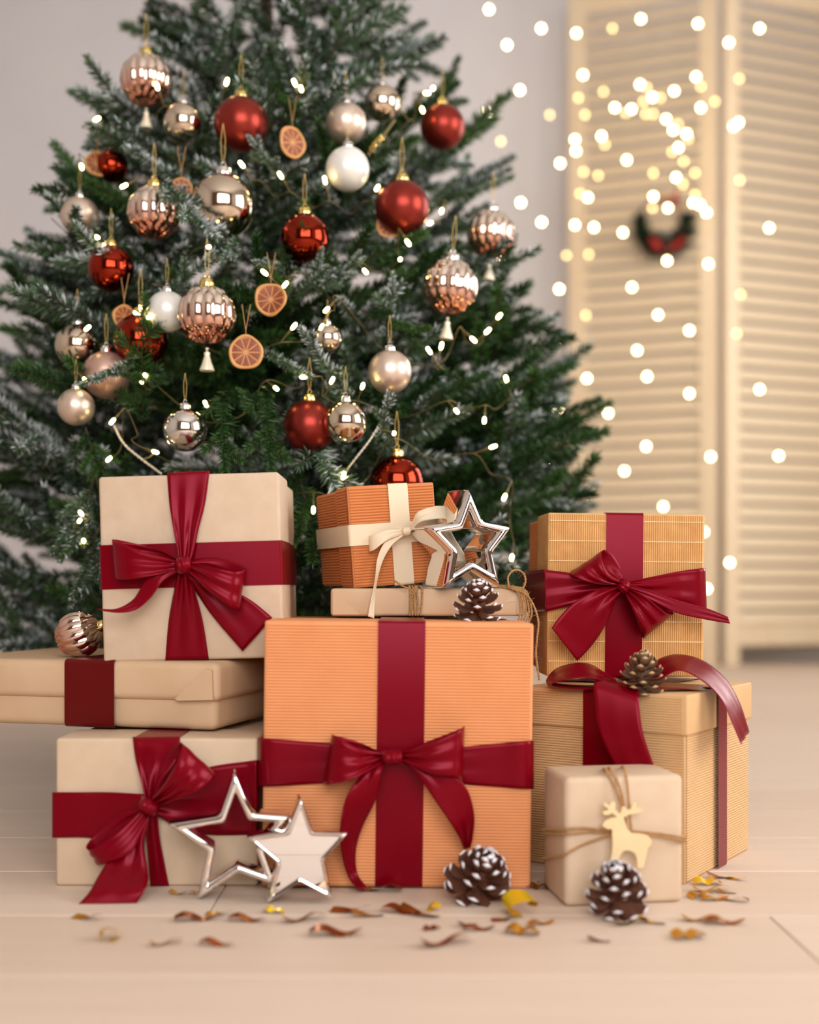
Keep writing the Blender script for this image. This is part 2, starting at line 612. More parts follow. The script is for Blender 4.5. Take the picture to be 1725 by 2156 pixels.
for (px, py, r) in ((1374, 507, 7), (1382, 514, 9), (1390, 522, 6), (1380, 522, 5), (1412, 523, 5), (1420, 519, 7), (1429, 513, 7), (1437, 504, 6)):
    c = P(px, py, YW - 0.055)
    pr = [(max(0.0004, math.sin(PI * i / 8) * r * s), -math.cos(PI * i / 8) * r * s) for i in range(9)]
    mk('berry', *lathe(pr, 12, Matrix.Translation(c)), M['berry'], wr)
mk('hanging_loop', *tube([wc + V((0, -.008, 52 * s)), wc + V((0, .002, 62 * s)), wc + V((0, .02, 70 * s))], .002, 5), M['twine'], wr)
bm_ = MB()
for (p1, p2, w1, w2) in (((1412, 428), (1428, 405), 4, 12), ((1412, 428), (1388, 420), 3, 7), ((1412, 428), (1430, 440), 3, 6)):
    a_, b_ = P(p1[0], p1[1], YW - 0.02), P(p2[0], p2[1], YW - 0.025)
    bm_.add(tube([a_, a_.lerp(b_, .5) + V((0, -.004, 0)), b_], [w1 * s * .6, w2 * s * .6, w2 * s * .35], 8))
bm_.build('red_bow', M['red_bow'], wr)

# ------------------------------------------------------------------ fairy-light curtain before wall and screen
YL = 4.6
curtain = {
    'warm fairy light strand hanging before the grey wall, nearest the tree':
        [(1030, 20, 1), (1068, 95, 1), (1025, 237, 1), (1055, 298, 0), (1095, 190, 1), (1097, 427, 1), (1060, 545, 1)],
    'warm fairy light strand hanging along the left edge of the wooden screen':
        [(1140, 60, 1), (1158, 242, 0), (1180, 344, 1), (1141, 468, 1), (1193, 538, 0), (1178, 609, 1), (1168, 730, 1), (1176, 861, 1), (1188, 919, 0), (1161, 988, 1)],
    'warm fairy light strand over the left stile of the screen, denser towards the top':
        [(1214, 70, 1), (1228, 158, 1), (1218, 206, 0), (1271, 193, 0), (1232, 242, 0), (1211, 294, 1), (1213, 318, 1), (1229, 362, 0), (1222, 408, 0),
         (1238, 416, 1), (1211, 474, 1), (1240, 536, 0), (1234, 664, 0), (1236, 797, 1), (1281, 870, 1), (1243, 1039, 1)],
    'warm fairy light strand down the middle slats left of the wreath':
        [(1290, 60, 0), (1295, 227, 1), (1267, 287, 1), (1274, 305, 0), (1260, 370, 0), (1251, 479, 1), (1312, 490, 1), (1320, 337, 1), (1331, 605, 1),
         (1342, 738, 1), (1363, 793, 1), (1315, 992, 1)],
    'bunched warm fairy light strand at the top of the screen, above the wreath':
        [(1350, 40, 1), (1348, 178, 1), (1362, 184, 0), (1330, 230, 1), (1318, 238, 0), (1355, 214, 0), (1374, 205, 1), (1391, 206, 0), (1360, 240, 0), (1376, 240, 0),
         (1403, 251, 1), (1420, 192, 1), (1428, 262, 0)],
    'bunched warm fairy light strand curving down right of the wreath':
        [(1470, 50, 1), (1466, 162, 1), (1476, 182, 0), (1506, 214, 0), (1476, 227, 1), (1418, 274, 1), (1446, 282, 1), (1450, 292, 0), (1429, 311, 1), (1416, 320, 0),
         (1440, 340, 0), (1464, 364, 0), (1424, 374, 1), (1438, 388, 0), (1464, 411, 0), (1460, 427, 1), (1475, 432, 1), (1488, 448, 1)],
    'warm fairy light strand hanging in front of the wreath':
        [(1376, 365, 0), (1376, 414, 1), (1374, 438, 0), (1407, 438, 1), (1405, 549, 1), (1386, 663, 1), (1361, 940, 1), (1397, 1067, 1)],
    'warm fairy light strand hanging at the fold of the screen':
        [(1535, 90, 1), (1492, 556, 1), (1452, 696, 1), (1452, 829, 1), (1497, 962, 1), (1482, 1120, 1), (1489, 1240, 1)],
    'warm fairy light strand hanging over the second screen panel':
        [(1600, 60, 1), (1557, 166, 0), (1556, 258, 1), (1545, 266, 1), (1558, 380, 0), (1560, 620, 0), (1551, 703, 0), (1600, 820, 1), (1537, 1185, 1), (1640, 960, 1), (1620, 480, 1)],
}
pr = [(0.0003, -0.0062), (0.0035, -0.0052), (0.0058, -0.002), (0.006, 0.001), (0.0045, 0.0045), (0.0018, 0.007), (0.0003, 0.0072)]
bv, bf = lathe([(r_ * 1.18, z_ * 1.18) for (r_, z_) in pr], 10)
bulb_me = {1: mesh('bulb', bv, bf, M['bulb_bright']), 0: mesh('bulb', bv, bf, M['bulb_dim'])}
rn = random.Random(11)
for lab, bl in curtain.items():
    bl = sorted(bl, key=lambda q: q[1])
    dY = rn.uniform(-0.03, 0.03)
    pts = [P(x, y, YL + dY + (0.18 if not br else 0.0)) for (x, y, br) in bl]
    top = V((pts[0].x, YL + dY, 3.24))
    root = thing('fairy_light_strand', lab, 'fairy lights', (pts[-1].x, pts[-1].y, pts[-1].z - 0.02), 'curtain of warm fairy lights')
    path = catmull([top] + pts, 5)
    mk('wire', *tube(path, 0.0006, 4), M['wire_clear'], root)
    for p, (x, y, br) in zip(pts, bl):
        inst('bulb', bulb_me[br], root, Matrix.Translation(p - wl(root)))

# ------------------------------------------------------------------ gifts
R_ = math.radians


def lid_front_box(root, fr, W, Hh, D, lid_d, m, over=0.004, rid=None, bev=0.003, rid_body=None, m_side=None, z0=0.0):
    """a box lying on its side, lid towards the viewer; local origin at the middle of the lid's lower front edge"""
    m_side = m_side or m
    b = MB()
    b.add(rbox(fr, -W / 2 + over, W / 2 - over, lid_d * 0.5, D, z0 + over, z0 + Hh - over, bev))
    if rid_body:
        per, dep = rid_body
        b.add(ridges(fr, 'left', lid_d, D - bev, z0 + over + bev, z0 + Hh - over - bev, -W / 2 + over - 0.0001, per, dep, 'h'))
        b.add(ridges(fr, 'right', lid_d, D - bev, z0 + over + bev, z0 + Hh - over - bev, W / 2 - over + 0.0001, per, dep, 'h'))
    b.build('box_body', m_side, root)
    b = MB()
    b.add(rbox(fr, -W / 2, W / 2, 0, lid_d, z0, z0 + Hh, bev))
    if rid:
        per, dep, dr = rid
        b.add(ridges(fr, 'front', -W / 2 + bev, W / 2 - bev, z0 + bev, z0 + Hh - bev, -0.0001, per, dep, dr))
    b.build('lid', m, root)


# --- A: large kraft box, upper left
YA = 1.43
frA = Fr(P(408, 1390, YA), 0, R_(1.6))
A = thing('gift_box', 'large square kraft gift box with burgundy bow, stacked upper left', 'gift box', P(408, 1390, YA + 0.1))
WA, HA, DA = 0.2145, 0.2205, 0.215
lid_front_box(A, frA, WA, HA, DA, 0.10, M['kraft'], bev=0.004)
b = MB(); b.add(strap(frA, 'z', 0.113, 0.0525, (-WA / 2, WA / 2, 0, 0.10, 0, HA), 0.0012))
b.build('ribbon_band', M['satin'], A)
b = MB(); b.add(strap(frA, 'z', 0.113, 0.0525, (-WA / 2 + .004, WA / 2 - .004, 0.09, DA, 0, HA), 0.0016))
b.build('ribbon_band', M['satin'], A)
b = MB(); b.add(strap(frA, 'x', 0.0, 0.05, (-WA / 2, WA / 2, 0.006, DA, 0.0013, HA), 0.0012))
b.build('ribbon_band', M['satin'], A)
ribbon('ribbon_band', [(352, 1001, -.006, 441, 996, -.006), (352, 1000, .001, 441, 996, .001), (357, 1060, .003, 432, 1060, .003), (366, 1115, .006, 418, 1115, .006), (374, 1160, .012, 409, 1160, .010), (379, 1186, .014, 400, 1188, .014)], YA, M['satin'], A, pleat=.25, seed=1)
ribbon('ribbon_band', [(377, 1195, .014, 398, 1195, .014), (366, 1245, .006, 412, 1245, .008), (355, 1310, .002, 428, 1310, .004), (348, 1391, .001, 440, 1389, .001)], YA, M['satin'], A, pleat=.35, seed=2)
ribbon('bow_loop', [(376, 1178, .010, 378, 1194, .010), (335, 1158, .004, 330, 1190, .004), (265, 1140, .006, 268, 1212, .006), (236, 1136, .016, 243, 1218, .018), (258, 1146, .028, 268, 1220, .032), (315, 1166, .030, 325, 1212, .032), (374, 1182, .020, 378, 1198, .022)], YA, M['satin'], A, pleat=.22, seed=3)
ribbon('bow_loop', [(396, 1180, .010, 396, 1202, .010), (450, 1174, .006, 425, 1230, .006), (500, 1186, .010, 482, 1278, .010), (517, 1197, .018, 504, 1286, .022), (495, 1204, .034, 484, 1278, .036), (450, 1196, .036, 436, 1245, .034), (396, 1184, .022, 396, 1206, .022)], YA, M['satin'], A, pleat=.22, seed=4)
ribbon('bow_tail', [(384, 1178, .020, 384, 1200, .020), (335, 1195, .026, 345, 1222, .028), (304, 1226, .026, 318, 1258, .03), (280, 1262, .026, 288, 1283, .032), (245, 1281, .03, 255, 1290, .036), (203, 1282, .034, 222, 1287, .038)], YA, M['satin'], A, pleat=.15, seed=5)
ribbon('bow_tail', [(388, 1206, .014, 402, 1196, .014), (415, 1250, .006, 468, 1232, .008), (450, 1300, .005, 526, 1262, .006), (511, 1371, .006, 574, 1300, .006)], YA, M['satin'], A, pleat=.2, seed=6)
knot('bow_knot', 387, 1190, 16, 19, YA - .022, M['satin'], A, .011, .2)

# --- C: low kraft box, lower left
YC = 1.35
frC = Fr(P(330, 1866, YC), 0)
frC.O.z = 0
C_ = thing('gift_box', 'low kraft gift box with burgundy bow on the floor at left', 'gift box', (frC.O.x, YC + .1, 0))
WC, HC, DC = 0.2265, 0.1655, 0.24
lid_front_box(C_, frC, WC, HC, DC, 0.09, M['kraft_pale'], bev=0.004)
b = MB(); b.add(strap(frC, 'x', 0.0, 0.0505, (-WC / 2, WC / 2, 0.004, DC, 0.0013, HC), 0.0012))
b.build('ribbon_band', M['satin'], C_)
ribbon('ribbon_band', [(110, 1668, .001, 110, 1764, .001), (164, 1668, .003, 164, 1763, .003), (230, 1668, .004, 230, 1762, .004), (305, 1672, .012, 300, 1725, .012)], YC, M['satin'], C_, pleat=.1, seed=1)
ribbon('ribbon_band', [(325, 1680, .012, 325, 1715, .012), (380, 1640, .006, 380, 1745, .004), (440, 1615, .003, 440, 1758, .002), (520, 1603, .0015, 520, 1758, .001), (543, 1600, .0, 542, 1757, .0), (552, 1601, -.05, 551, 1745, -.05)], YC, M['satin'], C_, pleat=.12, seed=2)
ribbon('ribbon_band', [(281, 1552, -.02, 378, 1550, -.02), (280, 1556, .002, 379, 1554, .002), (286, 1600, .006, 374, 1600, .014), (299, 1645, .012, 345, 1645, .018), (308, 1685, .016, 330, 1685, .018)], YC, M['satin'], C_, pleat=.35, seed=3)
ribbon('ribbon_band', [(302, 1705, .014, 332, 1705, .014), (308, 1760, .008, 336, 1760, .008), (313, 1820, .004, 347, 1820, .004), (317, 1866, .002, 356, 1865, .002)], YC, M['satin'], C_, pleat=.25, seed=4)
ribbon('bow_loop', [(318, 1682, .012, 330, 1692, .012), (345, 1600, .012, 420, 1660, .010), (372, 1566, .022, 445, 1628, .018), (384, 1568, .036, 453, 1633, .032), (372, 1605, .048, 425, 1660, .046), (340, 1655, .042, 372, 1682, .042), (316, 1684, .026, 330, 1696, .026)], YC, M['satin'], C_, pleat=.28, seed=5)
ribbon('bow_loop', [(304, 1698, .012, 312, 1714, .012), (245, 1718, .010, 262, 1764, .010), (196, 1762, .014, 216, 1816, .014), (182, 1784, .026, 205, 1823, .026), (198, 1786, .038, 224, 1818, .042), (248, 1752, .038, 278, 1792, .042), (304, 1702, .024, 318, 1722, .024)], YC, M['satin'], C_, pleat=.25, seed=6)
ribbon('bow_tail', [(298, 1712, .022, 318, 1714, .022), (262, 1762, .032, 304, 1775, .036), (226, 1815, .040, 311, 1830, .046), (205, 1848, .056, 313, 1852, .056), (188, 1878, .070, 304, 1876, .070), (164, 1905, .076, 288, 1901, .074)], YC, M['satin'], C_, pleat=.2, seed=7)
knot('bow_knot', 314, 1697, 20, 18, YC - .026, M['satin'], C_, .013, -.5)

# --- B: wrapped box with a lid, between A and C
frB = Fr(P(455, 1549, 1.40), R_(-15))
frB.O.z = 0.1675
B = thing('gift_box', 'flat brown-paper wrapped box under the large kraft box at left', 'gift box', frB(-.18, .12, 0))
WB, DB, HB, LB = 0.36, 0.24, 0.080, 0.046
b = MB(); b.add(rbox(frB, -WB, 0, 0, DB, 0, HB - .01, .010, 4)); b.build('box_body', M['kraft_wrap'], B)
b = MB(); b.add(rbox(frB, -WB - .006, .006, -.006, DB + .006, HB - LB, HB, .009, 4)); b.build('lid', M['kraft_wrap'], B)
q = [frB(x, -.0072, z) for (x, z) in ((-.001, HB - .009), (-.008, HB - .007), (-.048, HB - LB + .003), (-.044, HB - LB + .001), (.0, HB - LB + .003))]
mk('paper_flap', *prism([p_ + frB.R @ V((0, -.0018, 0)) for p_ in q], frB.R @ V((0, .003, 0))), M['kraft_wrap'], B, smooth=False)
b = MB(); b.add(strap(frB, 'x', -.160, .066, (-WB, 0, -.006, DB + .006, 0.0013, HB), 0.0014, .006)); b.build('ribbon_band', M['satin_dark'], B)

# --- D: big orange corrugated box in the middle
YD = 1.337
frD = Fr(P(834, 1872, YD), 0, R_(-.7))
frD.O.z = 0.0018
D = thing('gift_box', 'large orange corrugated gift box with burgundy bow, front centre', 'gift box', (frD.O.x, YD + .15, 0))
WD, HD, DD = 0.2985, 0.2945, 0.33
lid_front_box(D, frD, WD, HD, DD, 0.12, M['orange'], rid=(0.0034, 0.0012, 'h'), bev=0.003, rid_body=(0.0034, 0.0012))
b = MB(); b.add(strap(frD, 'x', 0.003, 0.0525, (-WD / 2, WD / 2, -0.0010, DD, 0.0013, HD), 0.0010)); b.build('ribbon_band', M['satin'], D)
ribbon('ribbon_band', [(549, 1554, -.05, 548, 1655, -.05), (552, 1554, .0015, 551, 1656, .0015), (640, 1561, .003, 636, 1652, .003), (705, 1566, .004, 700, 1646, .004), (770, 1575, .006, 770, 1625, .006), (805, 1583, .010, 805, 1604, .010)], YD, M['satin'], D, pleat=.12, seed=1)
ribbon('ribbon_band', [(846, 1583, .010, 846, 1604, .010), (900, 1580, .006, 900, 1635, .006), (970, 1573, .003, 970, 1650, .003), (1050, 1565, .003, 1050, 1657, .003), (1119, 1559, .0015, 1119, 1661, .0015), (1121, 1561, -.05, 1121, 1655, -.05)], YD, M['satin'], D, pleat=.12, seed=2)
ribbon('bow_loop', [(806, 1584, .012, 806, 1601, .012), (755, 1562, .006, 748, 1632, .006), (708, 1549, .010, 692, 1646, .010), (699, 1546, .020, 681, 1651, .022), (712, 1552, .036, 698, 1651, .038), (755, 1574, .038, 748, 1638, .042), (806, 1586, .024, 806, 1602, .024)], YD, M['satin'], D, pleat=.22, seed=3)
ribbon('bow_loop', [(846, 1584, .012, 846, 1601, .012), (905, 1560, .006, 905, 1628, .006), (968, 1535, .010, 966, 1640, .010), (978, 1528, .020, 973, 1643, .022), (962, 1541, .036, 960, 1638, .038), (905, 1568, .038, 905, 1632, .038), (846, 1586, .024, 846, 1602, .024)], YD, M['satin'], D, pleat=.2, seed=4)
ribbon('bow_tail', [(794, 1594, .020, 812, 1598, .020), (756, 1636, .030, 802, 1626, .034), (728, 1682, .036, 792, 1682, .026), (717, 1738, .030, 765, 1738, .016), (720, 1795, .022, 750, 1788, .010), (735, 1846, .016, 752, 1838, .008), (758, 1874, .026, 772, 1870, .020)], YD, M['satin'], D, pleat=.2, seed=5)
ribbon('bow_tail', [(842, 1594, .020, 858, 1592, .020), (880, 1634, .028, 925, 1618, .032), (915, 1684, .034, 978, 1652, .034), (948, 1732, .034, 998, 1710, .026), (968, 1765, .026, 995, 1760, .016), (977, 1788, .016, 988, 1784, .012)], YD, M['satin'], D, pleat=.2, seed=6)
knot('bow_knot', 826, 1594, 22, 15, YD - .024, M['satin'], D, .012)

# --- F: flat parcel with twine on top of D, E: small copper box on it
YF = 1.50
frFp = Fr(P(902, 1300, YF), R_(1))
frFp.O.z = 0.2985
Fp = thing('parcel', 'flat kraft parcel tied with jute twine on the orange box', 'parcel', frFp(0, .09, 0))
WF, HF, DF = 0.243, 0.0345, 0.17
b = MB(); b.add(rbox(frFp, -WF / 2, WF / 2, 0, DF, 0, HF, .004, 3)); b.build('paper_wrap', M['kraft_wrap'], Fp)
q = [frFp(x, -.0006, z) for (x, z) in ((-WF / 2 + .003, HF - .002), (-WF / 2 + .003, .002), (-WF / 2 + .036, .002))]
mk('paper_flap', *prism(q, frFp.R @ V((0, .0012, 0))), M['kraft_wrap'], Fp)
q = [frFp(x, -.0006, z) for (x, z) in ((WF / 2 - .004, HF - .003), (WF / 2 - .03, HF * .45), (WF / 2 - .012, HF * .55), (WF / 2 - .010, .002), (WF / 2 - .004, .002))]
mk('paper_flap', *prism(q, frFp.R @ V((0, .0012, 0))), M['kraft_pale'], Fp)


def twine_fuzz(b, path, rn, n, L=.006):
    for k in range(n):
        p = V(rn.choice(path)) + V((rn.uniform(-1, 1), rn.uniform(-1, 1), rn.uniform(-1, 1))) * .001
        d = V((rn.uniform(-1, 1), rn.uniform(-1, .5), rn.uniform(-1, 1))) * L
        b.add(tube([p, p + d * .5 + V((0, 0, rn.uniform(-.3, .3) * L)), p + d], .00012, 3, False))


def twine(path, r=0.0011, strands=2, pitch=.007, n=5):
    """two plies twisted round each other along a path"""
    out = MB()
    path = catmull([V(p) for p in path], 8)
    acc, ln = 0.0, [0.0]
    for i in range(1, len(path)):
        acc += (path[i] - path[i - 1]).length; ln.append(acc)
    m = max(8, int(acc / pitch * 7))
    res, j = [], 0
    for k in range(m + 1):
        t = acc * k / m
        while j < len(ln) - 2 and ln[j + 1] < t:
            j += 1
        u = (t - ln[j]) / max(1e-9, ln[j + 1] - ln[j])
        res.append(path[j].lerp(path[j + 1], min(1, u)))
    up = None
    plies = [[] for _ in range(strands)]
    for i, p in enumerate(res):
        t = (res[min(i + 1, m)] - res[max(i - 1, 0)]).normalized()
        if up is None:
            up = t.orthogonal().normalized()
        up = (up - t * up.dot(t)).normalized()
        sd = t.cross(up)
        for s_ in range(strands):
            a = 2 * PI * (i / 7 + s_ / strands)
            plies[s_].append(p + (up * math.cos(a) + sd * math.sin(a)) * r * .55)
    for q_ in plies:
        out.add(tube(q_, r * .68, n))
    return (out.v, out.f), res


rn = random.Random(21)
b = MB()
for k in range(5):                                  # the bundle round the middle
    x = P(864 + k * 5.5, 1270, YF).x + rn.uniform(-.001, .001)
    lx = x - frFp.O.x
    vf, pth = twine([frFp(lx, -.0022, .001), frFp(lx + rn.uniform(-.002, .002), -.0024, .016), frFp(lx + rn.uniform(-.002, .002), -.0018, HF - .001), frFp(lx, .004, HF + .0022), frFp(lx, .03, HF + .002), frFp(lx, .12, HF + .002)], .0013)
    b.add(vf); twine_fuzz(b, pth, rn, 22)
b.build('twine_bundle', M['twine'], Fp)
b = MB()
for k in range(5):                                  # the bundle at the right end
    px = 1086 + k * 5
    vf, pth = twine([P(960 + 8 * k, 1238, YF + .02), P(1040 + 4 * k, 1237 - k, YF + .01), P(px - 4, 1240, YF - .004), P(px + 8, 1256 + k, YF - .006), P(px + 10 + k, 1290, YF - .006), P(px + 3 + k, 1312, YF - .004)], .0012)
    b.add(vf); twine_fuzz(b, pth, rn, 20)
b.build('twine_bundle', M['twine'], Fp)
b = MB()
loop = [P(1070, 1238, YF)] + [P(1088 + 19 * math.cos(a), 1222 + 22 * math.sin(a), YF + .004 * math.cos(a)) for a in [PI * .85 + k * PI * .25 for k in range(8)]] + [P(1078, 1239, YF - .004)]
vf, pth = twine(loop, .0012); b.add(vf); twine_fuzz(b, pth, rn, 26)
b.build('twine_loop', M['twine'], Fp)
b = MB()
vf, pth = twine([P(1080, 1240, YF - .004), P(1106, 1250, YF - .01), P(1124, 1275, YF - .012), P(1134, 1310, YF - .012), P(1131, 1345, YF - .012), P(1129, 1380, YF - .012), P(1136, 1432, YF - .012)], .0012)
b.add(vf); twine_fuzz(b, pth, rn, 34, .008)
b.build('twine_tail', M['twine'], Fp)
b = MB()
vf, pth = twine([P(830, 1222, 1.49), P(845, 1232, 1.488), P(862, 1240, 1.488)], .0012); b.add(vf)
b.build('twine_end', M['twine'], Fp)

YE = 1.53
frE = Fr(P(838, 1234, YE), R_(21), R_(4.4))
frE.O.z = 0.3375
E = thing('gift_box', 'small copper corrugated box with cream ribbon bow, tilted on the parcel', 'gift box', frE(0, .06, 0))
WE, HE, DE = 0.1175, 0.1275, 0.14
lid_front_box(E, frE, WE, HE, DE, 0.046, M['copper'], rid=(0.0036, 0.0014, 'h'), bev=0.002, over=.0025, rid_body=(0.0036, 0.0014))
b = MB(); b.add(ridges(frE, 'left', .002, .046, .003, HE - .003, -WE / 2 - .0001, .0036, .0014, 'h')); b.build('lid_rim', M['copper'], E)
b = MB(); b.add(strap(frE, 'x', 0.0085, 0.0265, (-WE / 2, WE / 2, -0.0012, DE, 0.0, HE), 0.0011)); b.build('ribbon_band', M['cream_satin'], E)
b = MB(); b.add(strap(frE, 'z', 0.066, 0.0265, (-WE / 2 - .0012, WE / 2, -0.0012, DE, 0.0, HE), 0.0014)); b.build('ribbon_band', M['cream_satin'], E)
cs = M['cream_satin']
YEk = frE(0.012, 0, .066).y
ribbon('bow_loop', [(862, 1110, .006, 864, 1122, .006), (895, 1084, .004, 905, 1108, .004), (930, 1066, .008, 946, 1094, .008), (938, 1066, .018, 950, 1098, .020), (915, 1066, .030, 932, 1092, .032), (880, 1078, .034, 890, 1098, .034), (868, 1100, .026, 872, 1112, .026), (860, 1114, .018, 862, 1124, .018)], YEk, cs, E, pleat=.08, seed=1)
ribbon('bow_loop', [(850, 1112, .006, 850, 1124, .006), (815, 1106, .006, 815, 1136, .006), (788, 1114, .010, 786, 1152, .010), (778, 1128, .020, 777, 1161, .020), (786, 1126, .028, 788, 1158, .030), (815, 1116, .028, 818, 1136, .030), (850, 1114, .018, 850, 1126, .018)], YEk, cs, E, pleat=.08, seed=2)
ribbon('bow_tail', [(846, 1118, .018, 852, 1126, .018), (812, 1140, .026, 826, 1148, .026), (795, 1175, .030, 806, 1182, .028), (790, 1220, .036, 794, 1226, .030), (781, 1265, .040, 790, 1268, .034), (775, 1298, .044, 788, 1302, .038)], YEk, cs, E, pleat=.05, seed=3)
ribbon('bow_tail', [(860, 1116, .010, 864, 1126, .010), (905, 1112, .008, 905, 1130, .008), (938, 1105, .002, 925, 1128, .002), (962, 1140, .0, 940, 1150, -.004), (986, 1178, -.002, 956, 1196, -.006)], YEk, cs, E, pleat=.08, seed=4)
knot('bow_knot', 856, 1119, 9, 10, YEk - .018, cs, E, .007)

# --- I: tan box with a lid, right; H: bamboo-textured box on it
frI = Fr((.3105, 1.357, 0), R_(-34))
I_ = thing('gift_box', 'tall tan corrugated gift box with lid and burgundy ribbon at right', 'gift box', frI(-.1, .1, 0))
WI, DI, HI, LI = 0.205, 0.216, 0.2135, 0.046
b = MB()
b.add(rbox(frI, -WI, 0, 0, DI, 0, HI - .01, .002))
b.add(ridges(frI, 'front', -WI + .002, -.002, .002, HI - LI, -.0001, .0030, .0012, 'h'))
b.add(ridges(frI, 'right', .002, DI - .002, .002, HI - LI, .0001, .0030, .0012, 'h'))
b.build('box_body', M['tan'], I_)
b = MB()
b.add(rbox(frI, -WI - .004, .004, -.004, DI + .004, HI - LI, HI, .0025))
b.add(ridges(frI, 'front', -WI, -.003, HI - LI + .002, HI - .003, -.0041, .0030, .0011, 'h'))
b.build('lid', M['tan'], I_)
DIM = (-WI - .004, .004, -.004, DI + .004, .0013, HI)
b = MB(); b.add(strap(frI, 'x', -.095, .058, DIM, .0016)); b.build('ribbon_band', M['satin'], I_)
b = MB(); b.add(strap(frI, 'y', .105, .030, DIM, .0022)); b.build('ribbon_band', M['satin'], I_)
st_ = M['satin']
ribbon('bow_tail', [(1275, 1425, 1.400, 1345, 1440, 1.398), (1252, 1436, 1.385, 1346, 1458, 1.372), (1252, 1470, 1.378, 1347, 1488, 1.362), (1262, 1540, 1.372, 1355, 1545, 1.356), (1298, 1620, 1.366, 1379, 1616, 1.352)], 0, st_, I_, pleat=.1, seed=1, absolute=True)
ribbon('bow_loop', [(1310, 1440, 1.415, 1320, 1448, 1.395), (1250, 1446, 1.45, 1240, 1452, 1.40), (1175, 1442, 1.46, 1170, 1448, 1.41), (1152, 1428, 1.46, 1158, 1440, 1.40), (1180, 1403, 1.47, 1185, 1432, 1.39), (1240, 1397, 1.47, 1245, 1428, 1.385), (1295, 1428, 1.44, 1300, 1440, 1.39)], 0, st_, I_, pleat=.2, seed=2, absolute=True)
ribbon('bow_loop', [(1360, 1425, 1.43, 1365, 1446, 1.395), (1375, 1395, 1.45, 1390, 1432, 1.39), (1420, 1378, 1.46, 1432, 1412, 1.39), (1475, 1388, 1.45, 1482, 1436, 1.385), (1525, 1425, 1.43, 1520, 1475, 1.375), (1556, 1475, 1.42, 1540, 1520, 1.37), (1578, 1540, 1.415, 1560, 1568, 1.37)], 0, st_, I_, pleat=.1, seed=3, absolute=True)
ribbon('bow_loop', [(1365, 1440, 1.415, 1370, 1450, 1.39), (1420, 1438, 1.43, 1425, 1450, 1.39), (1480, 1444, 1.45, 1490, 1456, 1.41)], 0, st_, I_, pleat=.1, seed=4, absolute=True)
knot('bow_knot', 1328, 1444, 22, 10, 1.40, st_, I_, .010)

YH = 1.526
frH = Fr(P(1317, 1425, YH), R_(3), R_(-.6))
Hb = thing('gift_box', 'square bamboo-textured gift box with burgundy bow, upper right', 'gift box', frH(0, .09, 0))
WH, HH, DH = 0.2005, 0.2065, 0.18
lid_front_box(Hb, frH, WH, HH, DH, 0.085, M['bamboo'], rid=(0.0028, 0.0014, 'v'), bev=0.002, rid_body=(0.003, 0.0007), m_side=M['copper'])
b = MB()
for k in range(8):
    z = HH - .010 - k * .0253
    b.add(rbox(frH, -WH / 2 + .001, WH / 2 - .001, -.0019, -.0002, z - .0004, z + .0004, 0))
b.build('stitch_rows', M['deer'], Hb)
b = MB(); b.add(strap(frH, 'x', -.003, .0475, (-WH / 2, WH / 2, -.0012, DH, 0.0, HH), .0012)); b.build('ribbon_band', st_, Hb)
xl, yl = frH(-WH / 2, 0, 0).x, frH(-WH / 2, 0, 0).y
ribbon('ribbon_band', [(1098, 1205, 1.70, 1104, 1290, 1.70), (1112, 1204, 1.62, 1118, 1289, 1.62), (1145, 1199, 1.519, 1149, 1287, 1.519), (1150, 1200, 1.515, 1152, 1287, 1.515), (1200, 1206, 1.512, 1210, 1272, 1.512), (1260, 1217, 1.510, 1265, 1255, 1.510), (1305, 1226, 1.506, 1305, 1240, 1.506)], 0, st_, Hb, pleat=.22, seed=1, absolute=True)
ribbon('ribbon_band', [(1320, 1226, 1.506, 1320, 1242, 1.506), (1370, 1215, 1.512, 1375, 1262, 1.514), (1430, 1203, 1.518, 1432, 1272, 1.520), (1481, 1196, 1.522, 1484, 1284, 1.524), (1484, 1198, 1.56, 1486, 1280, 1.56)], 0, st_, Hb, pleat=.2, seed=2, absolute=True)
ribbon('bow_loop', [(1300, 1230, .010, 1312, 1222, .010), (1240, 1214, .006, 1306, 1195, .006), (1208, 1202, .010, 1290, 1168, .008), (1202, 1206, .020, 1271, 1158, .020), (1210, 1214, .034, 1268, 1176, .038), (1250, 1228, .036, 1284, 1208, .040), (1304, 1234, .022, 1310, 1224, .022)], YH, st_, Hb, pleat=.22, seed=3)
ribbon('bow_loop', [(1314, 1246, .010, 1324, 1238, .010), (1338, 1300, .006, 1386, 1250, .006), (1350, 1336, .010, 1412, 1282, .010), (1356, 1344, .020, 1419, 1292, .022), (1352, 1328, .036, 1402, 1290, .038), (1332, 1284, .038, 1366, 1262, .040), (1314, 1246, .022, 1324, 1240, .022)], YH, st_, Hb, pleat=.22, seed=4)
ribbon('bow_tail', [(1308, 1230, .020, 1312, 1244, .020), (1262, 1240, .030, 1296, 1272, .026), (1210, 1268, .034, 1272, 1322, .024), (1178, 1300, .036, 1244, 1362, .026), (1162, 1322, .040, 1216, 1392, .032)], YH, st_, Hb, pleat=.3, seed=5)
ribbon('bow_tail', [(1318, 1228, .018, 1318, 1242, .018), (1370, 1244, .026, 1366, 1262, .026), (1430, 1264, .030, 1424, 1290, .030), (1490, 1281, .034, 1484, 1304, .034), (1533, 1299, .040, 1538, 1313, .040)], YH, st_, Hb, pleat=.15, seed=6)
knot('bow_knot', 1313, 1234, 13, 15, YH - .022, st_, Hb, .011, .8)

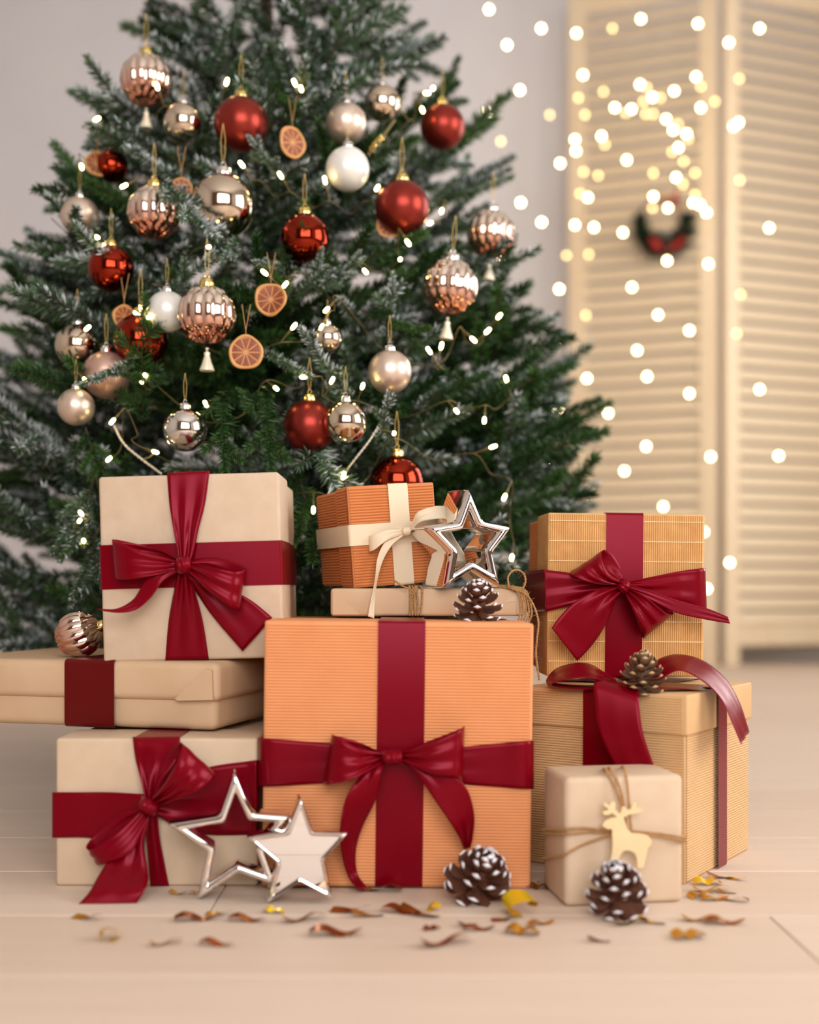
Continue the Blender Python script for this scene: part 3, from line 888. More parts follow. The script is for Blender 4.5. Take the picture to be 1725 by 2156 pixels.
# --- J: small parcel with a plywood deer, front right
frJ = Fr(P(1316, 1905, 1.271), R_(9))
frJ.O.z = 0
J = thing('parcel', 'small kraft cube parcel tied with twine, front right', 'parcel', frJ(0, .06, 0))
WJ, HJ, DJ = 0.130, 0.1355, 0.086
b = MB(); b.add(rbox(frJ, -WJ / 2, WJ / 2, 0, DJ, 0, HJ, .0065, 4)); b.build('paper_wrap', M['kraft_pale'], J)
rn = random.Random(8)
b = MB()
yj = lambda d: d
for (a_, b_, e_) in (((1288, 1622), (1306, 1660), (1316, 1712)), ((1316, 1620), (1322, 1660), (1326, 1712)), ((1278, 1624), (1300, 1668), (1316, 1720))):
    vf, pth = twine([P(a_[0] - 6, a_[1] - 6, 1.33), P(a_[0], a_[1], 1.276), P(b_[0], b_[1], 1.262), P(e_[0], e_[1], 1.262), P(e_[0] + 4, e_[1] + 40, 1.262)], .0013)
    b.add(vf); twine_fuzz(b, pth, rn, 14, .004)
for pts in ([(1143, 1747, 1.34), (1186, 1746, 1.262), (1230, 1744, 1.262), (1300, 1752, 1.262)], [(1143, 1754, 1.34), (1186, 1756, 1.262), (1240, 1752, 1.262), (1300, 1755, 1.262)],
            [(1143, 1808, 1.34), (1186, 1800, 1.262), (1230, 1778, 1.262), (1300, 1752, 1.260)],
            [(1330, 1756, 1.264), (1390, 1762, 1.268), (1436, 1770, 1.272), (1444, 1772, 1.30)], [(1330, 1750, 1.264), (1390, 1756, 1.268), (1436, 1763, 1.272), (1444, 1764, 1.30)]):
    vf, pth = twine([P(*q_) for q_ in pts], .0013)
    b.add(vf); twine_fuzz(b, pth, rn, 14, .004)
b.build('twine_bundle', M['twine'], J)
dz = [(665, 902), (690, 872), (735, 852), (768, 850), (764, 836), (740, 816), (704, 832), (674, 828), (668, 806), (700, 797), (716, 790), (690, 770), (672, 752), (686, 738), (716, 764), (728, 738), (752, 732), (764, 752), (756, 786), (788, 818), (802, 818),
      (812, 772), (836, 770), (842, 794), (878, 788), (888, 742), (914, 740), (916, 780), (954, 780), (960, 804), (916, 818), (862, 828), (822, 850), (832, 884), (850, 936), (884, 968), (960, 974), (1008, 988), (1032, 1022), (1024, 1058), (1004, 1072),
      (992, 1130), (970, 1222), (926, 1222), (920, 1152), (904, 1112), (862, 1092), (822, 1096), (796, 1134), (776, 1190), (762, 1212), (722, 1184), (736, 1120), (742, 1050), (738, 980), (738, 936), (702, 934), (672, 918)]
yd = 1.252
vf = prism([P(1080 + x / 3.52, 1480 + y_ / 3.52, yd) for (x, y_) in dz], V((0, .004, 0)))
deer = mk('deer_cutout', vf[0], vf[1], M['deer'], None, smooth=False)
tag(deer, 'flat plywood deer cutout tied to the small kraft parcel', 'deer ornament')


# ------------------------------------------------------------------ chrome stars
def poly_round(p, k=.12, n=3):
    out = []
    m = len(p)
    for i in range(m):
        a, b_, c = V(p[i - 1]), V(p[i]), V(p[(i + 1) % m])
        kk = k
        s0, s1 = b_.lerp(a, kk), b_.lerp(c, kk)
        for j in range(n + 1):
            t = j / n
            out.append((s0 * (1 - t) ** 2 + b_ * 2 * t * (1 - t) + s1 * t * t))
    return out


def poly_offset(p, d):
    out = []
    m = len(p)
    ar = sum(p[i].x * p[(i + 1) % m].y - p[(i + 1) % m].x * p[i].y for i in range(m))
    sg = 1 if ar > 0 else -1
    for i in range(m):
        e0 = (p[i] - p[i - 1]).normalized(); e1 = (p[(i + 1) % m] - p[i]).normalized()
        n0 = V((-e0.y, e0.x)) * sg; n1 = V((-e1.y, e1.x)) * sg
        bs = n0 + n1
        bs = bs / max(.25, bs.length_squared) * 2 if bs.length > 1e-6 else n0
        out.append(p[i] + bs * d)
    return out


def star(name, label, px, Y, rim, dv, solid=False, k=.1, lift=None):
    """px: ten corner pixels (tip, notch, tip, ...)"""
    sY = Y / F
    pts = [V((q_[0], q_[1])) for q_ in px]
    w3 = lambda q_, dep, extra=V((0, 0, 0)): P(q_.x, q_.y, Y) + dv * dep + extra
    prof = [(0.0, 1.0), (0.0, .22), (.06, .10), (.22, .02), (.5, 0.0), (.78, .02), (.94, .10), (1.0, .22), (1.0, 1.0)]
    if solid:
        prof = [(0.0, 1.0), (0.0, .16), (.10, .06), (.35, 0.0), (.7, .01), (1.0, .05)]
    raw_off = [poly_round(poly_offset(pts, f * rim), k) for (f, d) in prof]
    n = len(raw_off[0])
    vs, fs = [], []
    for (f, d), ring_ in zip(prof, raw_off):
        for q_ in ring_:
            vs.append(w3(q_, d))
    kk = len(prof)
    for j in range(kk - 1):
        for i in range(n):
            i2 = (i + 1) % n
            fs.append((j * n + i, j * n + i2, (j + 1) * n + i2, (j + 1) * n + i))
    if solid:
        nf = len(vs)
        vs += [v.copy() for v in vs[(kk - 1) * n:kk * n]]
        fs.append(tuple(range(nf, nf + n)))
        nf = len(vs)
        vs += [v.copy() for v in vs[0:n]]
        fs.append(tuple(range(nf + n - 1, nf - 1, -1)))
    else:
        for i in range(n):
            i2 = (i + 1) % n
            fs.append(((kk - 1) * n + i, (kk - 1) * n + i2, i2, i))
    zmin = min(v.z for v in vs)
    if lift is not None:
        for v in vs:
            v.z += lift - zmin
    o = mk(name, vs, fs, M['chrome'], None, True, .75)
    return tag(o, label, 'star ornament', 'chrome star ornaments')


star('star_ornament', 'hollow chrome star standing on the kraft parcel beside the copper box',
     [(990, 1028), (1020, 1098), (1083, 1112), (1042, 1166), (1059, 1242), (996, 1205), (937, 1243), (950, 1168), (896, 1112), (964, 1102)], 1.47, 19, V((-.024, .05, .001)), lift=.334)
star('star_ornament', 'large hollow chrome star standing on the floor before the kraft box',
     [(494, 1624), (534, 1712), (612, 1718), (556, 1790), (584, 1868), (502, 1838), (414, 1898), (436, 1792), (350, 1736), (462, 1718)], 1.288, 17, V((-.004, .026, .001)), lift=.001)
star('star_ornament', 'smaller solid chrome star with a mirror face, leaning on the hollow one',
     [(634, 1680), (660, 1754), (736, 1756), (684, 1812), (702, 1898), (632, 1860), (560, 1908), (584, 1820), (518, 1766), (604, 1754)], 1.272, 9, V((-.005, .024, .001)), solid=True, lift=.001)


# ------------------------------------------------------------------ pine cones
def scale_mesh(m0, m1):
    vs, fs = [], []
    prof = [(0.0, .10, 0.0, .05), (.35, .22, .02, .06), (.7, .33, .10, .08), (.86, .35, .20, .13), (.98, .26, .32, .13), (1.04, .10, .37, .06)]
    for (x, hw, z, th) in prof:
        vs += [V((x, -hw, z)), V((x, 0, z + th)), V((x, hw, z)), V((x, 0, z - th * .6))]
    for i in range(len(prof) - 1):
        for k in range(4):
            k2 = (k + 1) % 4
            fs.append((i * 4 + k, i * 4 + k2, i * 4 + 4 + k2, i * 4 + 4 + k))
    fs.append((20, 21, 22, 23))
    me = mesh('scale', vs, fs, [m0, m1], True, 1.2)
    for p_ in me.polygons:
        if p_.center.x > .95:
            p_.material_index = 1
    return me


sc_white = scale_mesh(M['cone'], M['tip_white'])
sc_tan = scale_mesh(M['cone_tan'], M['tip_tan'])


def pine_cone(label, c, R, Lh, axis, sme, mcore, n=62, seed=0, base=None):
    rn = random.Random(seed)
    ax = V(axis).normalized()
    q = V((0, 0, 1)).rotation_difference(ax)
    root = thing('pine_cone', label, 'pine cone', (c.x, c.y, base if base is not None else c.z - Lh), 'pine cones among the gifts')
    rel = c - wl(root)
    prof = [(max(.0005, R * .34 * math.sin(PI * (i + .5) / 9)), -Lh * .8 + 1.6 * Lh * i / 8) for i in range(9)]
    mk('core', *lathe(prof, 10, Matrix.Translation(c) @ q.to_matrix().to_4x4()), mcore, root)
    for k in range(n):
        t = (k + .5) / n
        h = -Lh * .82 + 1.6 * Lh * t
        rad = R * (1 - .55 * t ** 1.6) * (0.72 + .28 * min(1, t * 5))
        an = k * 2.39996 + rn.uniform(-.1, .1)
        el = R_(-25 + 85 * t ** 1.1) + rn.uniform(-.1, .1)
        ln = rad * 1.0
        mloc = Matrix.Rotation(an, 4, 'Z') @ Matrix.Translation((rad * .16, 0, h)) @ Matrix.Rotation(-el, 4, 'Y') @ Matrix.Diagonal((ln, R * .84 * (1 - .35 * t), R * .74, 1))
        inst('scale', sme, root, Matrix.Translation(rel) @ q.to_matrix().to_4x4() @ mloc)
    return root


pine_cone('white-tipped pine cone on the floor before the orange box', P(1011, 1846, 1.285), .0325, .026, (.25, -.55, .8), sc_white, M['cone'], 46, 1, 0)
pine_cone('white-tipped pine cone on the floor before the deer parcel', P(1299, 1872, 1.222), .0285, .026, (-.15, -.5, .85), sc_white, M['cone'], 46, 2, 0)
pine_cone('white-tipped pine cone on the orange box beneath the chrome star', P(1007, 1270, 1.415), .0265, .0205, (.05, -.35, .95), sc_white, M['cone'], 42, 3, .2975)
pine_cone('brown pine cone nestled in the bow of the tan box', P(1353, 1420, 1.385), .0245, .021, (.05, -.2, 1), sc_tan, M['cone_tan'], 48, 4, .214)

# ------------------------------------------------------------------ foil confetti on the floor
def conf_mesh(kind, m):
    vs, fs = [], []
    n = 10
    for i in range(n + 1):
        t = i / n
        x = (t - .5)
        if kind == 0:
            z = .05 + .09 * math.sin(t * 7); w_ = .17
        elif kind == 1:
            z = .03 + .42 * max(0, t - .5); w_ = .20
        elif kind == 2:
            z = .04 + .20 * abs(math.sin(t * 6)); w_ = .28
        else:
            x = .32 * math.sin(t * 5.5) * .9; z = .08 + .34 * (1 - math.cos(t * 5.5)) * .5 + .1 * t; w_ = .30
        tw = .25 * math.sin(t * 4 + kind)
        vs += [V((x, -w_, z - w_ * tw)), V((x, w_, z + w_ * tw))]
    for i in range(n):
        fs.append((2 * i, 2 * i + 1, 2 * i + 3, 2 * i + 2))
    zm = min(v.z for v in vs)
    for v in vs:
        v.z += .012 - zm
    return mesh('confetti', vs, fs, m, True, 2)


cm = {(k, m): conf_mesh(k, M[m]) for k in range(4) for m in ('gold_foil', 'copper_foil', 'yellow_foil')}
conf = [(183, 1934, 50, 1, 'g'), (231, 1979, 42, 3, 'y'), (385, 1883, 44, 0, 'g'), (415, 1937, 70, 0, 'c'), (462, 1926, 44, 1, 'g'), (520, 1939, 60, 0, 'c'), (576, 1921, 34, 2, 'y'), (640, 1938, 70, 0, 'c'), (738, 1920, 62, 1, 'c'), (775, 1929, 50, 1, 'g'),
        (706, 1969, 82, 0, 'c'), (846, 1921, 66, 0, 'c'), (884, 1927, 64, 1, 'c'), (914, 1917, 24, 3, 'y'), (910, 1957, 28, 2, 'c'), (985, 1948, 34, 1, 'c'), (1008, 1958, 50, 0, 'c'), (1095, 1924, 64, 3, 'y'), (1062, 1938, 40, 1, 'c'),
        (1100, 1966, 54, 2, 'g'), (1140, 1946, 44, 0, 'g'), (1132, 1871, 34, 2, 'c'), (1140, 1862, 16, 3, 'y'), (1262, 1982, 36, 1, 'c'), (1330, 1945, 60, 0, 'g'), (1372, 1943, 44, 1, 'g'), (1450, 1975, 54, 2, 'g'), (1478, 1938, 62, 0, 'g'), (1526, 1945, 62, 0, 'c'),
        (1490, 1862, 44, 2, 'y'), (1516, 1848, 40, 1, 'c'), (1498, 1876, 60, 0, 'g'), (1531, 1880, 30, 1, 'g'), (1474, 1889, 40, 2, 'g'), (1546, 1896, 46, 0, 'c'), (1505, 1895, 44, 0, 'g'), (1552, 1852, 30, 1, 'g'), (940, 1988, 84, 0, 'c'), (456, 1990, 56, 0, 'c'), (350, 1988, 50, 0, 'g'), (800, 1876, 70, 0, 'c')]
rn = random.Random(14)
special = {(231, 1979): 'bright yellow foil curl at the lower left of the floor', (1095, 1924): 'large bright yellow crumpled foil curl right of centre on the floor', (576, 1921): 'small yellow foil piece under the solid chrome star',
           (914, 1917): 'tiny yellow foil curl before the orange box', (1140, 1862): 'tiny yellow foil curl between the orange box and the deer parcel', (1490, 1862): 'yellow foil piece beside the foot of the tan box'}
CLAB = ['gold strip at the left edge of the floor', '', "gold strip left of the large chrome star's foot", 'copper strip below the kraft box bow, second from left', 'gold strip below the large chrome star, with an upturned end', "copper strip between the two chrome stars' feet, further forward", '', 'long copper strip below the solid chrome star', 'copper strip with upturned end below the tail of the orange box bow', 'gold strip lying across a copper one before the orange box', 'long copper strip near the front edge, left of centre', 'copper strip before the middle of the orange box', 'copper strip with raised end next to the tiny yellow curl', '', 'small copper flake before the burgundy strap of the orange box', 'copper strip with raised end below the pine cone by the orange box', 'copper strip in front of the pine cone by the orange box', '', 'copper strip tucked under the large yellow curl', 'gold flake in front of the large yellow curl', 'gold strip right of the large yellow curl', 'copper flake between the orange box and the deer parcel', '', 'small copper strip with raised end at the front, left of the right-hand pine cone', 'gold strip before the pine cone by the deer parcel', 'gold strip with raised end right of the pine cone by the deer parcel', 'gold flake at the front right of the floor', 'long gold strip in the right foreground', 'long copper strip at the right edge of the foreground', '', 'copper strip with raised end beside the foot of the tan box', 'gold strip in the cluster beside the tan box', 'small gold strip with raised end right of the tan box cluster', "gold flake nearest the deer parcel's right corner", 'copper strip at the far right beside the tan box', 'gold strip just right of the deer parcel', 'small gold strip with raised end at the far right edge', 'long copper strip at the very front, right of the orange box strap', 'copper strip at the very front, left', 'gold strip at the very front beside the bright yellow curl', 'long copper strip against the foot of the orange box']
for ci, (px, py, w_, kd, mc) in enumerate(conf):
    Yc = floorY(py + 1)
    mm = {'g': 'gold_foil', 'c': 'copper_foil', 'y': 'yellow_foil'}[mc]
    s_ = w_ * Yc / F * 1.35
    a = rn.uniform(-.5, .5) + (PI if rn.random() < .5 else 0)
    o = inst('foil_confetti', cm[(kd, mm)], None, Matrix.Translation(P(px, py, Yc) * V((1, 1, 0)).x if False else V((P(px, py, Yc).x, Yc, 0.0))) @ Matrix.Rotation(a, 4, 'Z') @ Matrix.Diagonal((s_ * (1.0 if kd != 3 else 1.3), s_ * (.8 if kd != 3 else 1.1), s_ * (.8 if kd != 3 else 1.1), 1)))
    lab = special.get((px, py)) or CLAB[ci].replace('gold ', 'gold foil ', 1).replace('copper ', 'copper foil ', 1)
    tag(o, lab, 'confetti', 'foil confetti on the floor')

# ------------------------------------------------------------------ the tree: axis and outline
TX, TY = -0.274, 2.30


def tr(z):
    return max(0.02, min(0.63, 0.885 - 0.423 * z))


def surfY(px, py, k=1.0):
    Y = 1.9
    for _ in range(8):
        p = P(px, py, Y)
        r = tr(p.z) * k
        dx = p.x - TX
        Y = TY - math.sqrt(max(0.0, r * r - dx * dx))
    return Y


# ------------------------------------------------------------------ baubles
def sphere_mesh(m, nu=48, nv=24):
    vs, fs = [V((0, 0, 1)), V((0, 0, -1))], []
    for i in range(1, nv):
        t = PI * i / nv
        for k in range(nu):
            a = 2 * PI * k / nu
            vs.append(V((math.sin(t) * math.cos(a), math.sin(t) * math.sin(a), math.cos(t))))
    idx = lambda i, k: 2 + (i - 1) * nu + k % nu
    for k in range(nu):
        fs.append((0, idx(1, k), idx(1, k + 1)))
        fs.append((1, idx(nv - 1, k + 1), idx(nv - 1, k)))
        for i in range(1, nv - 1):
            fs.append((idx(i, k), idx(i + 1, k), idx(i + 1, k + 1), idx(i, k + 1)))
    return mesh('ball', vs, fs, m, True, 3)


def facet_mesh(m, N=13, nu=156, nv=60):
    """a glass ball moulded in upright lens-shaped lobes that interlock in points above and below"""
    vs, fs = [V((0, 0, .96))], []

    def lobe(az, sh):
        u = (az * N / (2 * PI) + sh) % 1.0 - .5
        return .075 * (1 - (2 * abs(u)) ** 1.7)

    for i in range(1, nv):
        la = 90 - 180 * i / nv
        for k in range(nu):
            a = 2 * PI * k / nu
            hA = lobe(a, 0) - .0042 * max(0, abs(la) - 30)
            hB = lobe(a, .5) - .0042 * max(0, 54 - abs(la))
            fade = min(1, (90 - abs(la)) / 22)
            rr = .955 + fade * (max(hA, hB, -.02) - .02)
            vs.append(V((math.cos(R_(la)) * math.cos(a), math.cos(R_(la)) * math.sin(a), math.sin(R_(la)))) * rr)
    vs.append(V((0, 0, -.96)))
    id_ = lambda i, k: 1 + (i - 1) * nu + k % nu
    for k in range(nu):
        fs.append((0, id_(1, k), id_(1, k + 1)))
        fs.append((len(vs) - 1, id_(nv - 1, k + 1), id_(nv - 1, k)))
        for i in range(1, nv - 1):
            fs.append((id_(i, k), id_(i + 1, k), id_(i + 1, k + 1), id_(i, k + 1)))
    return mesh('ball', vs, fs, m, True, .5)


ball = {k: sphere_mesh(M['b_' + k]) for k in ('red_matte', 'red_gloss', 'champ_matte', 'champ_gloss', 'white', 'silver', 'pink')}
ball['facet'] = facet_mesh(M['facet'])


def cap_mesh(m):
    vs, fs = [], []
    n = 24
    prof = [(.245, .955), (.25, 1.0), (.235, 1.16), (.19, 1.22), (.06, 1.24)]
    for (r, z) in prof:
        for k in range(n):
            a = 2 * PI * k / n
            rr = r * (1 + (.05 if (k % 2) else -.02) * (1 if z < 1.2 else 0))
            vs.append(V((rr * math.cos(a), rr * math.sin(a), z)))
    for i in range(len(prof) - 1):
        for k in range(n):
            k2 = (k + 1) % n
            fs.append((i * n + k, i * n + k2, (i + 1) * n + k2, (i + 1) * n + k))
    fs.append(tuple(range((len(prof) - 1) * n, len(prof) * n)))
    ringp = [V((.075 * math.cos(a), 0, 1.30 + .075 * math.sin(a))) for a in [2 * PI * k / 12 for k in range(13)]]
    v2, f2 = tube(ringp, .018, 5)
    o_ = len(vs)
    return mesh('cap', vs + v2, fs + [tuple(i + o_ for i in f) for f in f2], m, True, .8)


caps = {'g': cap_mesh(M['cap_gold']), 's': cap_mesh(M['cap_silver'])}
tv, tf = [], []
for sgn in (-1, 1):
    v_, f_ = tube([V((sgn * .02, 0, 1.36)), V((sgn * .06, 0, 1.7)), V((sgn * .07, 0, 2.1)), V((0.0, 0, 2.6))], .010, 4)
    tf += [tuple(i + len(tv) for i in f) for f in f_]; tv += v_
thread_me = mesh('thread', tv, tf, M['thread'])
dv_, df_ = lathe([(.01, -1.12), (.05, -1.12), (.06, -1.16), (.03, -1.20), (.02, -1.24), (.09, -1.27), (.11, -1.33), (.09, -1.39), (.10, -1.42), (.16, -1.62), (.25, -1.86), (.25, -1.90), (.02, -1.92)], 14)
drop_me = mesh('tassel', dv_, df_, M['cream_drop'], True, .8)

BAUB = []      # (px, py, radius px, Y) of everything hanging on the tree


def bauble(kind, px, py, rp, cap, label, tassel=False, Y=None, k=1.0, cat='bauble', th=True, tilt=0.0, spin=0.0, grp='baubles on the Christmas tree'):
    Y = Y or surfY(px, py, k)
    c = P(px, py, Y)
    r = rp * Y / F
    root = thing('bauble', label, cat, c - V((0, 0, r)), grp)
    Mx = Matrix.Translation((0, 0, r)) @ Matrix.Rotation(tilt, 4, 'Y') @ Matrix.Rotation(spin, 4, 'Z') @ Matrix.Diagonal((r, r, r, 1))
    inst('ball', ball[kind], root, Mx)
    inst('cap', caps[cap], root, Mx)
    if th:
        inst('thread', thread_me, root, Mx)
    if tassel:
        inst('tassel', drop_me, root, Mx)
    BAUB.append((px, py, rp, Y))
    return root


bauble('facet', 308, 168, 54, 'g', 'faceted rose-gold bauble with tassel at the top left of the tree', True, spin=.1)
bauble('champ_gloss', 386, 259, 41, 's', 'small glossy champagne bauble left of the topmost red bauble')
bauble('red_matte', 508, 262, 57, 'g', 'large matte red bauble near the top, right of a small champagne one')
bauble('champ_matte', 729, 260, 43, 's', 'matte champagne bauble directly above the pearl white one')
bauble('white', 732, 356, 46, 's', 'pearl white bauble hanging under the matte champagne one', k=1.03)
bauble('champ_gloss', 805, 218, 38, 's', 'small glossy champagne bauble at the top between champagne and red')
bauble('red_matte', 932, 267, 47, 'g', 'matte red bauble at the top right edge of the tree', k=1.0)
bauble('red_matte', 847, 437, 57, 'g', 'large matte red bauble above the right-hand faceted baubles', k=1.03)
bauble('champ_gloss', 470, 434, 67, 's', 'largest glossy champagne bauble, beside a frosted sprig')
bauble('facet', 325, 447, 56, 'g', 'faceted rose-gold bauble left of the largest champagne bauble', spin=.3)
bauble('red_gloss', 642, 503, 53, 'g', 'glossy copper-red bauble in the middle of the tree')
bauble('facet', 1034, 493, 51, 's', 'faceted rose-gold bauble with tassel at the right edge of the tree', True, Y=1.98, spin=.5, tilt=.05)
bauble('facet', 948, 604, 58, 's', 'faceted rose-gold bauble with tassel, lower of the two at right', True, k=1.04, spin=.2, tilt=.08)
bauble('facet', 436, 663, 62, 'g', 'large faceted rose-gold bauble with tassel beside the orange slices', True, k=1.04, spin=.35)
bauble('white', 352, 656, 43, 's', 'pearl white bauble left of the large faceted one')
bauble('red_gloss', 234, 566, 49, 'g', 'glossy copper-red bauble partly hidden at the upper left edge')
bauble('champ_matte', 168, 455, 40, 's', 'matte champagne bauble cut by the left edge of the picture')
bauble('red_gloss', 296, 718, 58, 'g', 'glossy dark red bauble half hidden behind a fir sprig, left', k=.95)
bauble('pink', 224, 790, 50, 's', 'dusky pink matte bauble half buried in needles at left', k=.95)
bauble('champ_gloss', 163, 728, 46, 's', 'glossy champagne bauble at the left edge above the pink one', k=.95)
bauble('champ_matte', 160, 857, 39, 's', 'matte champagne bauble low at the left edge of the picture')
bauble('silver', 390, 905, 46, 's', 'glossy silver bauble just above the large kraft box')
bauble('champ_matte', 821, 783, 46, 's', 'matte champagne bauble under an upright frosted sprig', k=1.03)
bauble('champ_gloss', 690, 714, 32, 's', 'tiny glossy champagne bauble behind a frosted sprig in the middle')
bauble('red_matte', 652, 898, 56, 'g', 'dark matte red bauble low on the tree beside a glossy one', k=.97)
bauble('champ_gloss', 728, 890, 46, 's', 'glossy champagne bauble in front of the dark red one', k=1.03)
bauble('red_gloss', 836, 1016, 58, 'g', 'glossy copper-red bauble peeking over the small copper box')
bauble('red_gloss', 236, 350, 34, 'g', 'copper bauble hidden under a frosted branch at the upper left', k=.9)
YBb = 1.50
bauble('facet', 166, 1336, 49, 'g', 'faceted rose-gold bauble lying on the wrapped box at left', Y=YBb, th=False, tilt=1.2, spin=.2, grp='baubles lying among the gifts')
BAUB.pop()


# ------------------------------------------------------------------ dried orange slices
def orange_slice(px, py, rp, label, yaw=0.0, roll=0.0, fold=0.0, k=1.0, sx=1.0, thr=70, pale=False):
    Y = surfY(px, py, k)
    c = P(px, py, Y)
    r = rp * Y / F
    root = thing('orange_slice', label, 'orange slice', c - V((0, 0, r)), 'dried orange slices on the tree')
    Rm = Matrix.Rotation(yaw, 3, 'Z') @ Matrix.Rotation(roll, 3, 'Y')

    def T(x, y, z):
        y -= fold * x * x / r if fold else 0
        return c + Rm @ V((x * sx, y, z))

    wob = [1 + .03 * math.sin(3 * a + px) + .02 * math.sin(5 * a) for a in [2 * PI * i / 40 for i in range(40)]]
    vs, fs = [], []
    sec = [(.84, -.05), (.92, -.10), (1.0, -.06), (1.02, 0), (1.0, .06), (.92, .10), (.84, .05)]
    for i in range(40):
        a = 2 * PI * i / 40
        for (q_, y_) in sec:
            vs.append(T(math.cos(a) * r * q_ * wob[i], y_ * r, math.sin(a) * r * q_ * wob[i]))
    n = len(sec)
    for i in range(40):
        j = (i + 1) % 40
        for k_ in range(n):
            k2 = (k_ + 1) % n
            fs.append((i * n + k_, i * n + k2, j * n + k2, j * n + k_))
    mk('rind', vs, fs, M['rind'], root, True, 1.2)
    vs, fs = [], []
    for y_ in (-.03, .03):
        for q_ in (.02, .25, .5, .7, .88):
            for i in range(40):
                a = 2 * PI * i / 40
                vs.append(T(math.cos(a) * r * q_ * wob[i], y_ * r, math.sin(a) * r * q_ * wob[i]))
    for h_ in (0, 200):
        for g_ in range(4):
            for i in range(40):
                j = (i + 1) % 40
                fs.append((h_ + g_ * 40 + i, h_ + g_ * 40 + j, h_ + g_ * 40 + 40 + j, h_ + g_ * 40 + 40 + i))
    mk('pith', vs, fs, M['pith'], root)
    ns = 10
    for i in range(ns):
        a0, a1 = 2 * PI * (i + .07) / ns, 2 * PI * (i + .93) / ns
        am = (a0 + a1) / 2
        o_ = [(math.cos(am) * .12, math.sin(am) * .12)] + [(math.cos(a0 + (a1 - a0) * t / 4) * .82, math.sin(a0 + (a1 - a0) * t / 4) * .82) for t in range(5)]
        vs = [T(x * r, -.045 * r, z * r) for (x, z) in o_] + [T((math.cos(am) * .5) * r, -.085 * r, math.sin(am) * .5 * r)]
        vs += [T(x * r, .045 * r, z * r) for (x, z) in o_]
        fs = [(j, (j + 1) % 6, 6) for j in range(6)] + [tuple(range(12, 6, -1))]
        fs += [(j, j + 7, (j + 1) % 6 + 7, (j + 1) % 6) for j in range(6)]
        mk('segment', vs, fs, M['flesh'], root, True, 1.0)
    if thr:
        a_ = c + V((0, -.001, r * .9)); s_ = Y / F
        b = MB()
        b.add(tube([a_, a_ + V((0, 0, 14 * s_)), a_ + V((-9 * s_, .004, thr * s_))], .0006, 4))
        b.add(tube([a_ + V((0, 0, 14 * s_)), a_ + V((9 * s_, .004, thr * s_))], .0006, 4))
        b.build('string', M['twine'], root)
    BAUB.append((px, py, rp, Y))


orange_slice(616, 300, 33, 'dried orange slice turned sideways near the top of the tree', yaw=.75, roll=.35, k=1.03)
orange_slice(571, 631, 34, 'curled dried orange slice, upper of the pair beside the large faceted bauble', yaw=-.15, roll=.5, fold=.22, k=1.05)
orange_slice(518, 742, 36, 'flat round dried orange slice, lower of the pair beside the large faceted bauble', k=1.05)
orange_slice(382, 398, 24, 'dried orange slice behind the frosted sprig by the largest champagne bauble', yaw=.3, k=1.0)
orange_slice(820, 474, 27, 'dried orange slice tucked behind the large matte red bauble', k=.98, thr=0)
orange_slice(262, 668, 26, 'dried orange slice tucked above the half hidden red bauble', yaw=.7, k=.97)
orange_slice(205, 345, 26, 'dried orange slice at the upper left under a frosted branch', yaw=.5, k=.95)

# ------------------------------------------------------------------ the tree itself
ZT = 2.14
tree = thing('christmas_tree', 'frosted green artificial Christmas tree behind the gifts', 'Christmas tree', (TX, TY, 0))
mk('trunk', *tube([V((TX, TY, z)) for z in (0.02, .3, .8, 1.4, 1.9, ZT)], [.024, .022, .019, .014, .009, .004], 10), M['bark'], tree)
for k in range(4):
    a = PI / 4 + k * PI / 2
    d = V((math.cos(a), math.sin(a), 0))
    mk('stand_leg', *tube([V((TX, TY, .10)) + d * .02, V((TX, TY, .05)) + d * .18, V((TX, TY, .012)) + d * .32], .010, 6), M['bark'], tree)


